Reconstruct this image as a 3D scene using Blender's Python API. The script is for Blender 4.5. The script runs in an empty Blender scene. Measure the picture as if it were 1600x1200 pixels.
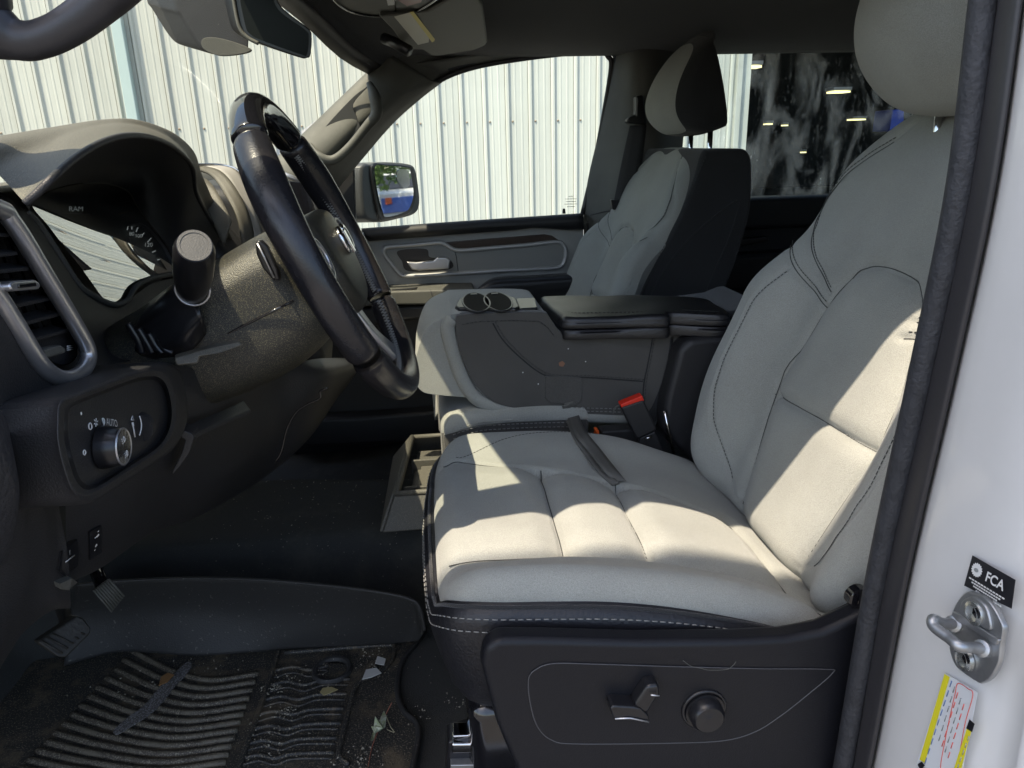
import bpy, math, random
import numpy as np
from mathutils import Vector, Matrix
random.seed(7); np.random.seed(7)
D = bpy.data
SC = bpy.context.scene
COL = SC.collection
rad = math.radians

# ------------------------------------------------------------------ camera
YAW, PITCH, ROLL, F = rad(6), rad(18), rad(1.5), 1150.0
CAM = Vector((0, 0, .85))
fw = Vector((math.sin(YAW)*math.cos(PITCH), math.cos(YAW)*math.cos(PITCH), -math.sin(PITCH)))
rt0 = Vector((math.cos(YAW), -math.sin(YAW), 0)); up0 = rt0.cross(fw)
RT = rt0*math.cos(ROLL) - up0*math.sin(ROLL); UP = rt0*math.sin(ROLL) + up0*math.cos(ROLL)
cd = D.cameras.new("camera"); cam = D.objects.new("camera", cd); COL.objects.link(cam)
M = Matrix((RT, UP, -fw)).transposed().to_4x4(); M.translation = CAM; cam.matrix_world = M
cd.sensor_width = 36; cd.lens = F/1600*36; cd.clip_start = .02; cd.clip_end = 500
SC.camera = cam
# ------------------------------------------------------------------ light
SX, SY = -.40, -.35                      # towards the sun per metre of height
sd = Vector((SX, SY, 1)).normalized()
sun = D.lights.new("sun", 'SUN'); sun.energy = 3.5; sun.angle = rad(.5); sun.color = (1, .86, .69)
so = D.objects.new("sun", sun); COL.objects.link(so)
so.rotation_euler = sd.to_track_quat('Z', 'Y').to_euler(); so.location = (0, 0, 8)
w = D.worlds.new("World"); SC.world = w; w.use_nodes = True
nt = w.node_tree; sky = nt.nodes.new('ShaderNodeTexSky'); sky.sky_type = 'NISHITA'; sky.sun_disc = False
sky.sun_elevation = math.asin(sd.z); sky.sun_rotation = math.atan2(sd.x, sd.y)
sky.dust_density = 2.5
nt.links.new(sky.outputs[0], nt.nodes['Background'].inputs[0]); nt.nodes['Background'].inputs[1].default_value = .15
SC.view_settings.view_transform = 'Standard'; SC.view_settings.look = 'None'
SC.view_settings.exposure = 1.3; SC.view_settings.gamma = 1
SC.cycles.use_denoising = True; SC.cycles.max_bounces = 10; SC.cycles.diffuse_bounces = 7
SC.cycles.transparent_max_bounces = 12; SC.cycles.caustics_reflective = False; SC.cycles.caustics_refractive = False
SC.cycles.sample_clamp_indirect = 8

# ------------------------------------------------------------------ measuring helpers: a sight line met with a plane of the cab
def ray(px, py): return fw + RT*((px-800)/F) - UP*((py-600)/F)
def Y_(px, py, Y): d = ray(px, py); return CAM + d*((Y-CAM.y)/d.y)
def X_(px, py, X): d = ray(px, py); return CAM + d*((X-CAM.x)/d.x)
def Z_(px, py, Z): d = ray(px, py); return CAM + d*((Z-CAM.z)/d.z)
def YS(l, Y): return [Y_(a, b, Y) for a, b in l]
def XS(l, X): return [X_(a, b, X) for a, b in l]

# ------------------------------------------------------------------ materials
MT = {}
def mat(name, col, rough=.5, metal=0, bump=0, bscale=300, var=0, vscale=8, spec=.5, coat=0, coatr=.1, col2=None, sheen=0, stretch=None):
    if name in MT: return MT[name]
    m = D.materials.new(name); m.use_nodes = True; n = m.node_tree.nodes; L = m.node_tree.links; b = n['Principled BSDF']
    b.inputs['Base Color'].default_value = (*col, 1); b.inputs['Roughness'].default_value = rough
    b.inputs['Metallic'].default_value = metal; b.inputs['Specular IOR Level'].default_value = spec
    b.inputs['Coat Weight'].default_value = coat; b.inputs['Coat Roughness'].default_value = coatr
    if sheen: b.inputs['Sheen Weight'].default_value = sheen
    tc = n.new('ShaderNodeTexCoord'); src = tc.outputs['Object']
    if stretch:
        mp = n.new('ShaderNodeMapping'); mp.inputs['Scale'].default_value = stretch; L.new(src, mp.inputs[0]); src = mp.outputs[0]
    if var:
        nz = n.new('ShaderNodeTexNoise'); nz.inputs['Scale'].default_value = vscale; nz.inputs['Detail'].default_value = 6
        nz.inputs['Roughness'].default_value = .65
        L.new(src, nz.inputs[0]); mx = n.new('ShaderNodeMix'); mx.data_type = 'RGBA'
        c2 = col2 or tuple(c*(1-var) for c in col)
        mx.inputs[6].default_value = (*col, 1); mx.inputs[7].default_value = (*c2, 1)
        rp = n.new('ShaderNodeValToRGB'); rp.color_ramp.elements[0].position = .42; rp.color_ramp.elements[1].position = .66
        L.new(nz.outputs[0], rp.inputs[0]); L.new(rp.outputs[0], mx.inputs[0]); L.new(mx.outputs[2], b.inputs['Base Color'])
        mr = n.new('ShaderNodeMapRange'); mr.inputs[3].default_value = rough; mr.inputs[4].default_value = min(1, rough*1.25)
        L.new(nz.outputs[0], mr.inputs[0]); L.new(mr.outputs[0], b.inputs['Roughness'])
    if bump:
        n2 = n.new('ShaderNodeTexNoise'); n2.inputs['Scale'].default_value = bscale; n2.inputs['Detail'].default_value = 3
        L.new(src, n2.inputs[0]); bp = n.new('ShaderNodeBump'); bp.inputs['Strength'].default_value = bump; bp.inputs['Distance'].default_value = .002
        L.new(n2.outputs[0], bp.inputs['Height']); L.new(bp.outputs[0], b.inputs['Normal'])
    MT[name] = m; return m

def speckle(name, col, rough, spot, thr=.72, sscale=260, bump=.3, bscale=500, patch=None, pscale=7, pthr=.55):
    """dark moulded stuff with dust specks and, if wanted, larger soiled areas"""
    m = mat(name, col, rough, bump=bump, bscale=bscale); n = m.node_tree.nodes; L = m.node_tree.links; b = n['Principled BSDF']
    tc = n.new('ShaderNodeTexCoord')
    v = n.new('ShaderNodeTexNoise'); v.inputs['Scale'].default_value = sscale; v.inputs['Detail'].default_value = 1
    L.new(tc.outputs['Object'], v.inputs[0])
    r = n.new('ShaderNodeValToRGB'); r.color_ramp.elements[0].position = thr; r.color_ramp.elements[1].position = thr+.04; L.new(v.outputs[0], r.inputs[0])
    m1 = n.new('ShaderNodeMix'); m1.data_type = 'RGBA'; m1.inputs[6].default_value = (*col, 1); m1.inputs[7].default_value = (*spot, 1)
    L.new(r.outputs[0], m1.inputs[0]); out = m1.outputs[2]
    if patch:
        v2 = n.new('ShaderNodeTexNoise'); v2.inputs['Scale'].default_value = pscale; v2.inputs['Detail'].default_value = 8; v2.inputs['Roughness'].default_value = .7
        L.new(tc.outputs['Object'], v2.inputs[0])
        r2 = n.new('ShaderNodeValToRGB'); r2.color_ramp.elements[0].position = pthr; r2.color_ramp.elements[1].position = pthr+.12; L.new(v2.outputs[0], r2.inputs[0])
        m2 = n.new('ShaderNodeMix'); m2.data_type = 'RGBA'; m2.inputs[7].default_value = (*patch, 1)
        L.new(out, m2.inputs[6]); L.new(r2.outputs[0], m2.inputs[0]); out = m2.outputs[2]
    L.new(out, b.inputs['Base Color']); return m

def glass(name, tint=(.9, .95, .92), refl=.5, rough=.0, dirt=0, dirtcol=(.6, .62, .62)):
    m = D.materials.new(name); m.use_nodes = True; n = m.node_tree.nodes; L = m.node_tree.links
    n.remove(n['Principled BSDF']); o = n['Material Output']
    t = n.new('ShaderNodeBsdfTransparent'); t.inputs[0].default_value = (*tint, 1)
    g = n.new('ShaderNodeBsdfGlossy'); g.inputs['Roughness'].default_value = rough
    f = n.new('ShaderNodeFresnel'); f.inputs[0].default_value = 1.45
    mul = n.new('ShaderNodeMath'); mul.operation = 'MULTIPLY'; mul.inputs[1].default_value = refl; L.new(f.outputs[0], mul.inputs[0])
    mx = n.new('ShaderNodeMixShader'); L.new(mul.outputs[0], mx.inputs[0]); L.new(t.outputs[0], mx.inputs[1]); L.new(g.outputs[0], mx.inputs[2])
    out = mx.outputs[0]
    if dirt:
        tc = n.new('ShaderNodeTexCoord')
        mp = n.new('ShaderNodeMapping'); mp.inputs['Scale'].default_value = (1, 1, .4); mp.inputs['Rotation'].default_value = (0, .5, 0); L.new(tc.outputs['Object'], mp.inputs[0])
        def nz(s, d, dist=0):
            q = n.new('ShaderNodeTexNoise'); q.inputs['Scale'].default_value = s; q.inputs['Detail'].default_value = d; q.inputs['Distortion'].default_value = dist
            L.new(mp.outputs[0], q.inputs[0]); return q
        a = nz(10, 9, 2.2); r = n.new('ShaderNodeValToRGB'); r.color_ramp.elements[0].position = .46; r.color_ramp.elements[1].position = .72; L.new(a.outputs[0], r.inputs[0])
        c = nz(130, 2, .8); r2 = n.new('ShaderNodeValToRGB'); r2.color_ramp.elements[0].position = .62; r2.color_ramp.elements[1].position = .70; L.new(c.outputs[0], r2.inputs[0])
        ad = n.new('ShaderNodeMath'); ad.operation = 'MULTIPLY_ADD'; L.new(r.outputs[0], ad.inputs[0]); ad.inputs[1].default_value = .75
        r3 = n.new('ShaderNodeMath'); r3.operation = 'MULTIPLY'; r3.inputs[1].default_value = .45; L.new(r2.outputs[0], r3.inputs[0]); L.new(r3.outputs[0], ad.inputs[2]); ad2 = n.new('ShaderNodeMath'); ad2.operation = 'MULTIPLY'; L.new(ad.outputs[0], ad2.inputs[0]); ad2.inputs[1].default_value = dirt
        blk = n.new('ShaderNodeBsdfTransparent'); blk.inputs[0].default_value = (0, 0, 0, 1)
        df = n.new('ShaderNodeBsdfTranslucent'); df.inputs[0].default_value = (*dirtcol, 1)
        d2 = n.new('ShaderNodeBsdfDiffuse'); d2.inputs[0].default_value = (*dirtcol, 1)
        dm = n.new('ShaderNodeMixShader'); L.new(df.outputs[0], dm.inputs[1]); L.new(d2.outputs[0], dm.inputs[2])
        m4 = n.new('ShaderNodeMixShader'); L.new(ad2.outputs[0], m4.inputs[0]); L.new(blk.outputs[0], m4.inputs[1]); L.new(dm.outputs[0], m4.inputs[2]); m3 = n.new('ShaderNodeAddShader'); L.new(out, m3.inputs[0]); L.new(m4.outputs[0], m3.inputs[1]); out = m3.outputs[0]
    L.new(out, o.inputs[0]); MT[name] = m; return m

def emit(name, col, s):
    m = D.materials.new(name); m.use_nodes = True; n = m.node_tree.nodes; b = n['Principled BSDF']
    b.inputs['Base Color'].default_value = (*col, 1); b.inputs['Emission Color'].default_value = (*col, 1); b.inputs['Emission Strength'].default_value = s
    MT[name] = m; return m

def fabric(name, col, rib=False):
    m = D.materials.new(name); m.use_nodes = True; n = m.node_tree.nodes; L = m.node_tree.links; b = n['Principled BSDF']
    b.inputs['Roughness'].default_value = .9; b.inputs['Specular IOR Level'].default_value = .2; b.inputs['Sheen Weight'].default_value = .25
    b.inputs['Sheen Roughness'].default_value = .4
    tc = n.new('ShaderNodeTexCoord')
    a = n.new('ShaderNodeTexNoise'); a.inputs['Scale'].default_value = 1100; a.inputs['Detail'].default_value = 2; L.new(tc.outputs['Object'], a.inputs[0])
    c = n.new('ShaderNodeTexNoise'); c.inputs['Scale'].default_value = 9; c.inputs['Detail'].default_value = 5; L.new(tc.outputs['Object'], c.inputs[0])
    r = n.new('ShaderNodeMapRange'); r.inputs[1].default_value = .3; r.inputs[2].default_value = .7; r.inputs[3].default_value = .80; r.inputs[4].default_value = 1.14; L.new(a.outputs[0], r.inputs[0])
    r2 = n.new('ShaderNodeMapRange'); r2.inputs[1].default_value = .3; r2.inputs[2].default_value = .7; r2.inputs[3].default_value = .9; r2.inputs[4].default_value = 1.06; L.new(c.outputs[0], r2.inputs[0])
    mu = n.new('ShaderNodeMath'); mu.operation = 'MULTIPLY'; L.new(r.outputs[0], mu.inputs[0]); L.new(r2.outputs[0], mu.inputs[1])
    vm = n.new('ShaderNodeVectorMath'); vm.operation = 'SCALE'; vm.inputs[0].default_value = col; L.new(mu.outputs[0], vm.inputs['Scale'])
    L.new(vm.outputs[0], b.inputs['Base Color'])
    h = a.outputs[0]
    if rib:
        wv = n.new('ShaderNodeTexWave'); wv.bands_direction = 'Y'; wv.inputs['Scale'].default_value = 75; L.new(tc.outputs['Object'], wv.inputs[0])
        ad = n.new('ShaderNodeMath'); ad.operation = 'ADD'; L.new(a.outputs[0], ad.inputs[0]); L.new(wv.outputs[0], ad.inputs[1]); h = ad.outputs[0]
    bp = n.new('ShaderNodeBump'); bp.inputs['Strength'].default_value = .6; bp.inputs['Distance'].default_value = .002
    L.new(h, bp.inputs['Height']); L.new(bp.outputs[0], b.inputs['Normal'])
    MT[name] = m; return m

FAB = fabric('grey_seat_cloth', (.355, .362, .332)); FABR = fabric('ribbed_seat_cloth', (.345, .352, .322), True)
DFAB = fabric('charcoal_cloth', (.035, .036, .038)); MFAB = fabric('dark_grey_cloth', (.105, .102, .096))
HEADF = fabric('headliner_cloth', (.030, .033, .038))
COLP = None
LEA = mat('black_leather', (.014, .014, .016), .33, bump=.35, bscale=420)
WLEA = mat('worn_wheel_leather', (.014, .014, .017), .22, bump=.12, bscale=500, var=.3, vscale=14, col2=(.03, .026, .026))
PLA = speckle('black_grained_plastic', (.022, .022, .024), .5, (.10, .10, .09), thr=.80, sscale=220, bump=.3, bscale=650)
PLAD = speckle('dusty_black_plastic', (.095, .090, .075), .5, (.19, .17, .13), thr=.60, sscale=1300, bump=.35, bscale=900)
PLG = mat('smooth_black_plastic', (.012, .012, .014), .28, bump=.03, bscale=300)
PNO = mat('gloss_black', (.008, .008, .010), .08, coat=.5)
COLP = speckle('dusty_column_plastic', (.020, .020, .018), .38, (.15, .135, .085), thr=.60, sscale=1300, bump=.35, bscale=900)
GRY = mat('grey_trim_plastic', (.10, .10, .09), .5, bump=.25, bscale=700, var=.15, vscale=6)
GRN = mat('grey_pillar_plastic', (.10, .10, .088), .55, bump=.2, bscale=600, var=.25, vscale=9)
TAN = speckle('dusty_grey_bin_plastic', (.085, .082, .070), .6, (.18, .165, .13), thr=.60, sscale=1100)
SIL = mat('satin_silver', (.55, .55, .57), .32, metal=.85, bump=.02)
CHR = mat('chrome', (.75, .75, .77), .08, metal=1)
STE = mat('zinc_steel', (.42, .43, .44), .35, metal=.8, bump=.08, bscale=120, var=.25, vscale=30)
WOOD = mat('dark_wood_film', (.05, .028, .022), .25, var=.6, vscale=12, stretch=(1, 1, 18), coat=.4)
RUB = mat('rubber_seal', (.028, .03, .036), .55, bump=.6, bscale=260, var=.35, vscale=60)
RUBS = mat('smooth_seal_trim', (.03, .029, .032), .42, bump=.1, bscale=200)
WHT = mat('white_car_paint', (.66, .655, .645), .35, coat=.6, coatr=.05, bump=.01, var=.05, vscale=5)
WHI = mat('white_print', (.75, .75, .74), .6)
RED = mat('red_plastic', (.75, .03, .012), .35)
ORA = mat('orange_plastic', (.8, .12, .01), .4)
BELT = mat('belt_webbing', (.03, .031, .034), .7, bump=.5, bscale=500)
STRAP = mat('grey_strap_webbing', (.11, .108, .10), .8, bump=.5, bscale=600)
THR = mat('grey_thread', (.22, .22, .21), .8)
THRD = mat('dark_thread_and_crease', (.05, .052, .05), .8)

# ------------------------------------------------------------------ object helpers
def thing(name, label, cat, loc=(0, 0, 0), group=None):
    o = D.objects.new(name, None); COL.objects.link(o); o.location = loc; o.empty_display_size = .05
    o['label'] = label; o['category'] = cat
    if group: o['group'] = group
    return o
def tag(o, label=None, cat=None, group=None, kind=None):
    if label: o['label'] = label
    if cat: o['category'] = cat
    if group: o['group'] = group
    if kind: o['kind'] = kind
    return o
def root_loc(p):
    v = Vector((0, 0, 0))
    while p is not None: v += p.location; p = p.parent
    return v
def mk(name, verts, faces, m, parent=None, smooth=True, sharp=None):
    me = D.meshes.new(name); me.from_pydata([tuple(v) for v in verts], [], faces); me.update()
    o = D.objects.new(name, me); COL.objects.link(o); me.materials.append(m)
    if smooth: me.polygons.foreach_set('use_smooth', [True]*len(me.polygons))
    if parent is not None:
        o.parent = parent; o.matrix_parent_inverse = Matrix.Translation(-root_loc(parent)) if parent.type == 'EMPTY' else Matrix.Identity(4)
    if sharp is not None:
        try: me.set_sharp_from_angle(angle=rad(sharp))
        except Exception: pass
    return o
def bev(o, wd, seg=3, ang=32):
    b = o.modifiers.new('bevel', 'BEVEL'); b.width = wd; b.segments = seg; b.limit_method = 'ANGLE'; b.angle_limit = rad(ang); b.use_clamp_overlap = True
    n = o.modifiers.new('normals', 'WEIGHTED_NORMAL'); n.keep_sharp = False
    return o
def sol(o, t, off=-1):
    s = o.modifiers.new('solid', 'SOLIDIFY'); s.thickness = t; s.offset = off; return o
def cr(pts, n, closed=False):
    P = np.array([tuple(p) for p in pts], float); k = len(P)
    if k == 2 and not closed: t = np.linspace(0, 1, n)[:, None]; return P[0]*(1-t)+P[1]*t
    if closed: Q = np.vstack([P[-1], P, P[0], P[1]]); segs = k
    else: Q = np.vstack([2*P[0]-P[1], P, 2*P[-1]-P[-2]]); segs = k-1
    t = np.linspace(0, segs, n, endpoint=not closed); i = np.minimum(t.astype(int), segs-1); f = (t-i)[:, None]
    p0, p1, p2, p3 = Q[i], Q[i+1], Q[i+2], Q[i+3]
    return .5*((2*p1)+(-p0+p2)*f+(2*p0-5*p1+4*p2-p3)*f**2+(-p0+3*p1-3*p2+p3)*f**3)
def surf(name, rows, nu, nv, m, parent=None, thick=0, cu=False, cv=False, smooth=True):
    R = np.array([cr(r, nv, cv) for r in rows]); G = np.array([cr(R[:, j], nu, cu) for j in range(nv)])  # nv,nu,3
    V = G.reshape(-1, 3); Fc = []
    for j in range(nv if cv else nv-1):
        for i in range(nu if cu else nu-1):
            a, b = j, (j+1) % nv; c, d = i, (i+1) % nu
            Fc.append((a*nu+c, a*nu+d, b*nu+d, b*nu+c))
    o = mk(name, V, Fc, m, parent, smooth)
    if thick: sol(o, thick, 0)
    return o
def prism(name, pts, vec, m, parent=None, bv=.004, seg=3, curve=0, smooth=True):
    smooth = smooth and bv > 0
    if curve: pts = [Vector(p) for p in cr(pts, curve, True)]
    pts = [Vector(p) for p in pts]; vec = Vector(vec); n = len(pts)
    V = pts+[p+vec for p in pts]
    Fc = [tuple(range(n))[::-1], tuple(range(n, 2*n))]+[(i, (i+1) % n, n+(i+1) % n, n+i) for i in range(n)]
    o = mk(name, V, Fc, m, parent, smooth)
    import bmesh
    b = bmesh.new(); b.from_mesh(o.data); bmesh.ops.recalc_face_normals(b, faces=b.faces); b.to_mesh(o.data); b.free()
    if bv: bev(o, bv, seg)
    return o
def box(name, c, s, m, parent=None, bv=.003, R=None, seg=2):
    c = Vector(c); V = []
    for sx in (-.5, .5):
        for sy in (-.5, .5):
            for sz in (-.5, .5):
                v = Vector((sx*s[0], sy*s[1], sz*s[2])); V.append(c+(R @ v if R else v))
    Fc = [(0, 1, 3, 2), (4, 6, 7, 5), (0, 4, 5, 1), (2, 3, 7, 6), (0, 2, 6, 4), (1, 5, 7, 3)]
    o = mk(name, V, Fc, m, parent)
    if bv: bev(o, bv, seg)
    else: o.data.polygons.foreach_set('use_smooth', [False]*6)
    return o
def tube_mesh(pts, r, n=10, closed=False, flat=1.0, flatdir=None, caps=True):
    P = np.array([tuple(p) for p in pts], float); k = len(P)
    rr = np.full(k, r, float) if np.isscalar(r) else np.array(r, float)
    T = np.roll(P, -1, 0)-np.roll(P, 1, 0) if closed else np.gradient(P, axis=0)
    T /= np.linalg.norm(T, axis=1)[:, None]+1e-12
    a = np.array(flatdir if flatdir is not None else ((0, 0, 1) if abs(T[0][2]) < .9 else (1, 0, 0)), float)
    V = []
    for i in range(k):
        u = a-T[i]*(a@T[i]); u /= np.linalg.norm(u)+1e-12; v = np.cross(T[i], u)
        if flatdir is None: a = u
        for j in range(n):
            t = 2*math.pi*j/n; V.append(P[i]+u*math.cos(t)*rr[i]+v*math.sin(t)*rr[i]*flat)
    Fc = []
    for i in range(k if closed else k-1):
        for j in range(n):
            q = (i+1) % k; Fc.append((i*n+j, i*n+(j+1) % n, q*n+(j+1) % n, q*n+j))
    if caps and not closed: Fc += [tuple(range(n))[::-1], tuple((k-1)*n+j for j in range(n))]
    return V, Fc
def tube(name, pts, r, m, parent=None, n=10, closed=False, flat=1.0, flatdir=None, curve=0):
    if curve:
        if not np.isscalar(r): r = np.interp(np.linspace(0, 1, curve), np.linspace(0, 1, len(r)), r)
        pts = cr(pts, curve, closed)
    V, Fc = tube_mesh(pts, r, n, closed, flat, flatdir); return mk(name, V, Fc, m, parent)
def lathe(name, prof, o, axis, m, parent=None, n=36, sq=1.0, updir=(0, 0, 1)):
    """prof: list of (radius, height along axis)"""
    o = Vector(o); A = Vector(axis).normalized(); u = Vector(updir); u = (u-A*u.dot(A))
    if u.length < .01: u = Vector((1, 0, 0))-A*A.x
    u.normalize(); v = A.cross(u); V = []; Fc = []; k = len(prof)
    for r, h in prof:
        for j in range(n):
            t = 2*math.pi*j/n; V.append(o+A*h+u*(math.cos(t)*r)+v*(math.sin(t)*r*sq))
    for i in range(k-1):
        for j in range(n): Fc.append((i*n+j, i*n+(j+1) % n, (i+1)*n+(j+1) % n, (i+1)*n+j))
    if prof[0][0] > 1e-5: Fc.append(tuple(range(n))[::-1])
    if prof[-1][0] > 1e-5: Fc.append(tuple((k-1)*n+j for j in range(n)))
    return mk(name, V, Fc, m, parent, True, 40)
def stitches(name, pts, m, parent, step=.007, ln=.0045, r=.0007):
    P = np.array([tuple(p) for p in pts], float); s = np.r_[0, np.cumsum(np.linalg.norm(np.diff(P, axis=0), axis=1))]
    V = []; Fc = []
    for a in np.arange(0, s[-1]-ln, step):
        q = [np.array([np.interp(x, s, P[:, i]) for i in range(3)]) for x in (a, a+ln)]
        v, f = tube_mesh(q, r, 4); b = len(V); V += list(v); Fc += [tuple(i+b for i in g) for g in f]
    return tag(mk(name, V, Fc, m, parent), kind='stuff')
def quad(name, c4, m, parent=None, thick=.0006, bv=0):
    c4 = [Vector(c) for c in c4]; nrm = (c4[1]-c4[0]).cross(c4[3]-c4[0]).normalized()
    if nrm.dot(CAM-c4[0]) < 0: nrm = -nrm
    return prism(name, [c-nrm*.0002 for c in c4], nrm*thick, m, parent, bv, smooth=False)
def text(name, body, O, Ux, Vy, m, parent=None, h=1.0, center=True, ext=.0, lift=None, bold=False):
    """body laid from O with unit text height mapped to Vy and the em width to Ux"""
    c = D.curves.new(name, 'FONT'); c.body = body; c.size = 1; c.extrude = .0
    if center: c.align_x = 'CENTER'; c.align_y = 'CENTER'
    if bold: c.offset = .02
    t = D.objects.new('tmp', c); COL.objects.link(t); bpy.context.view_layer.update()
    me = D.meshes.new_from_object(t.evaluated_get(bpy.context.evaluated_depsgraph_get()))
    O = Vector(O); Ux = Vector(Ux); Vy = Vector(Vy); W = Ux.cross(Vy).normalized()
    if W.dot(CAM-O) < 0: W = -W
    V = [O+Ux*v.co.x+Vy*v.co.y+W*(lift or .0012) for v in me.vertices]; Fc = [tuple(p.vertices) for p in me.polygons]
    D.objects.remove(t); D.curves.remove(c); D.meshes.remove(me)
    return mk(name, V, Fc, m, parent, False)

def polyd(u, v, line):
    d = np.full(u.shape, 9.)
    for (a, b), (c, e) in zip(line[:-1], line[1:]):
        dx, dy = c-a, e-b; t = np.clip(((u-a)*dx+(v-b)*dy)/(dx*dx+dy*dy+1e-12), 0, 1)
        d = np.minimum(d, np.hypot(u-a-t*dx, v-b-t*dy))
    return d
def sstep(a, b, x): t = np.clip((x-a)/(b-a), 0, 1); return t*t*(3-2*t)
def wrk(u, v): return .0009*(np.sin(u*31+v*17+2*np.sin(v*23))+np.sin(u*13-v*41+1.7*np.sin(u*19)))
def pillow(name, outline, top, B, U, V, W, m, parent=None, er=.03, drop=.10, na=260, nr=90, inset=.0, m2=None, seam=None, flare=0, flat=None):
    """closed upholstered shell: outline (u,v), top(u,v) height, rounded edge er, skirt drop deep"""
    O = cr([(a, b, 0) for a, b in outline], na, True)[:, :2]; c = O.mean(0)
    ks = 1-(1-np.linspace(0, 1, nr))**1.6
    U_, V_, W_ = (np.array(tuple(q)) for q in (U, V, W)); B = np.array(tuple(B)); vs = []
    dirs = O-c; Rr = np.linalg.norm(dirs, axis=1)
    for s in ks:
        q = c+dirs*s; d = (1-s)*Rr
        dr = np.where(d < er, er-np.sqrt(np.maximum(0, er*er-(er-d)**2)), 0)
        h = top(q[:, 0], q[:, 1])-dr+wrk(q[:, 0], q[:, 1]); vs.append(B+q[:, :1]*U_+q[:, 1:]*V_+h[:, None]*W_)
    hb = top(O[:, 0], O[:, 1])-er
    nd = 14
    for j in range(1, nd+1):
        f = j/nd; q = c+dirs*(1+flare*math.sin(f*math.pi)-inset*f*f)
        vs.append(B+q[:, :1]*U_+q[:, 1:]*V_+((hb-drop*f) if flat is None else (hb*(1-f)+flat*f))[:, None]*W_)
    n = len(vs); VV = np.vstack(vs); Fc = []
    for i in range(n-1):
        for j in range(na): Fc.append((i*na+j, i*na+(j+1) % na, (i+1)*na+(j+1) % na, (i+1)*na+j))
    Fc.append(tuple((n-1)*na+j for j in range(na)))
    o = mk(name, VV, Fc, m, parent)
    if m2 is not None:
        o.data.materials.append(m2); k0 = nr if seam is None else seam
        for i, p in enumerate(o.data.polygons):
            if i >= (k0-1)*na: p.material_index = 1
    return o
# ================================================================== outside: ground, hall wall, trees
g = mk('asphalt', [(-60, -60, -.62), (60, -60, -.62), (60, 60, -.62), (-60, 60, -.62)], [(0, 1, 2, 3)], mat('asphalt_grey', (.16, .155, .145), .9, bump=.5, bscale=60, var=.3, vscale=3), None, False)
tag(g, kind='structure')
SID = mat('white_sheet_steel', (.52, .535, .495), .5, bump=.03, bscale=30, var=.06, vscale=2)
n_ = SID.node_tree.nodes; l_ = SID.node_tree.links; b_ = n_['Principled BSDF']; oi = n_.new('ShaderNodeObjectInfo')
src_ = b_.inputs['Base Color'].links[0].from_socket
mr_ = n_.new('ShaderNodeMapRange'); mr_.inputs[3].default_value = .93; mr_.inputs[4].default_value = 1.04; l_.new(oi.outputs['Random'], mr_.inputs[0])
tc_ = n_.new('ShaderNodeTexCoord'); mp_n = n_.new('ShaderNodeMapping'); mp_n.inputs['Scale'].default_value = (14, 14, .35); l_.new(tc_.outputs['Object'], mp_n.inputs[0])
ad_ = n_.new('ShaderNodeVectorMath'); ad_.operation = 'ADD'; l_.new(mp_n.outputs[0], ad_.inputs[0])
sc_n = n_.new('ShaderNodeMath'); sc_n.operation = 'MULTIPLY'; sc_n.inputs[1].default_value = 50; l_.new(oi.outputs['Random'], sc_n.inputs[0]); l_.new(sc_n.outputs[0], ad_.inputs[1])
st_n = n_.new('ShaderNodeTexNoise'); st_n.inputs['Scale'].default_value = 1.6; st_n.inputs['Detail'].default_value = 6; l_.new(ad_.outputs[0], st_n.inputs[0])
m2_ = n_.new('ShaderNodeMapRange'); m2_.inputs[1].default_value = .45; m2_.inputs[2].default_value = .75; m2_.inputs[3].default_value = 1; m2_.inputs[4].default_value = .86; l_.new(st_n.outputs[0], m2_.inputs[0])
mu_ = n_.new('ShaderNodeMath'); mu_.operation = 'MULTIPLY'; l_.new(mr_.outputs[0], mu_.inputs[0]); l_.new(m2_.outputs[0], mu_.inputs[1])
vs_ = n_.new('ShaderNodeVectorMath'); vs_.operation = 'SCALE'; l_.new(src_, vs_.inputs[0]); l_.new(mu_.outputs[0], vs_.inputs['Scale']); l_.new(vs_.outputs[0], b_.inputs['Base Color'])
SIDD = mat('white_sheet_steel_joint', (.50, .56, .55), .5)
wall = thing('siding_wall', 'tall white ribbed metal wall of the building beyond the passenger side', 'wall', (0, 7, -.62))
WY = 7.0; xs0 = Y_(826, 200, WY).x; sp = (Y_(931, 200, WY).x-Y_(826, 200, WY).x)/3
xr = Y_(1150, 150, WY).x
prof = [(0, 0), (.012, -.022), (.030, -.022), (.042, 0), (.080, 0), (.084, -.0025), (.094, -.0025), (.099, 0), (.138, 0), (.144, -.0025), (.154, -.0025), (.159, 0), (sp-.004, 0), (sp-.0035, .004)]
me0 = None; i0 = int((-6.5-xs0)/sp)-1; x = xs0+i0*sp
while x < xr-.05:
    wd = min(sp, xr-x)
    if me0 is None:
        V = []; Fc = []
        for a, b in prof: V += [(a, b, 0), (a, b, 6.5)]
        for k in range(len(prof)-1): Fc.append((2*k, 2*k+2, 2*k+3, 2*k+1))
        o = mk('siding_panel', V, Fc, SID, None, False); me0 = o.data
    else: o = D.objects.new('siding_panel', me0); COL.objects.link(o)
    o.parent = wall; o.location = (x, 0, 0); x += sp
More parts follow.
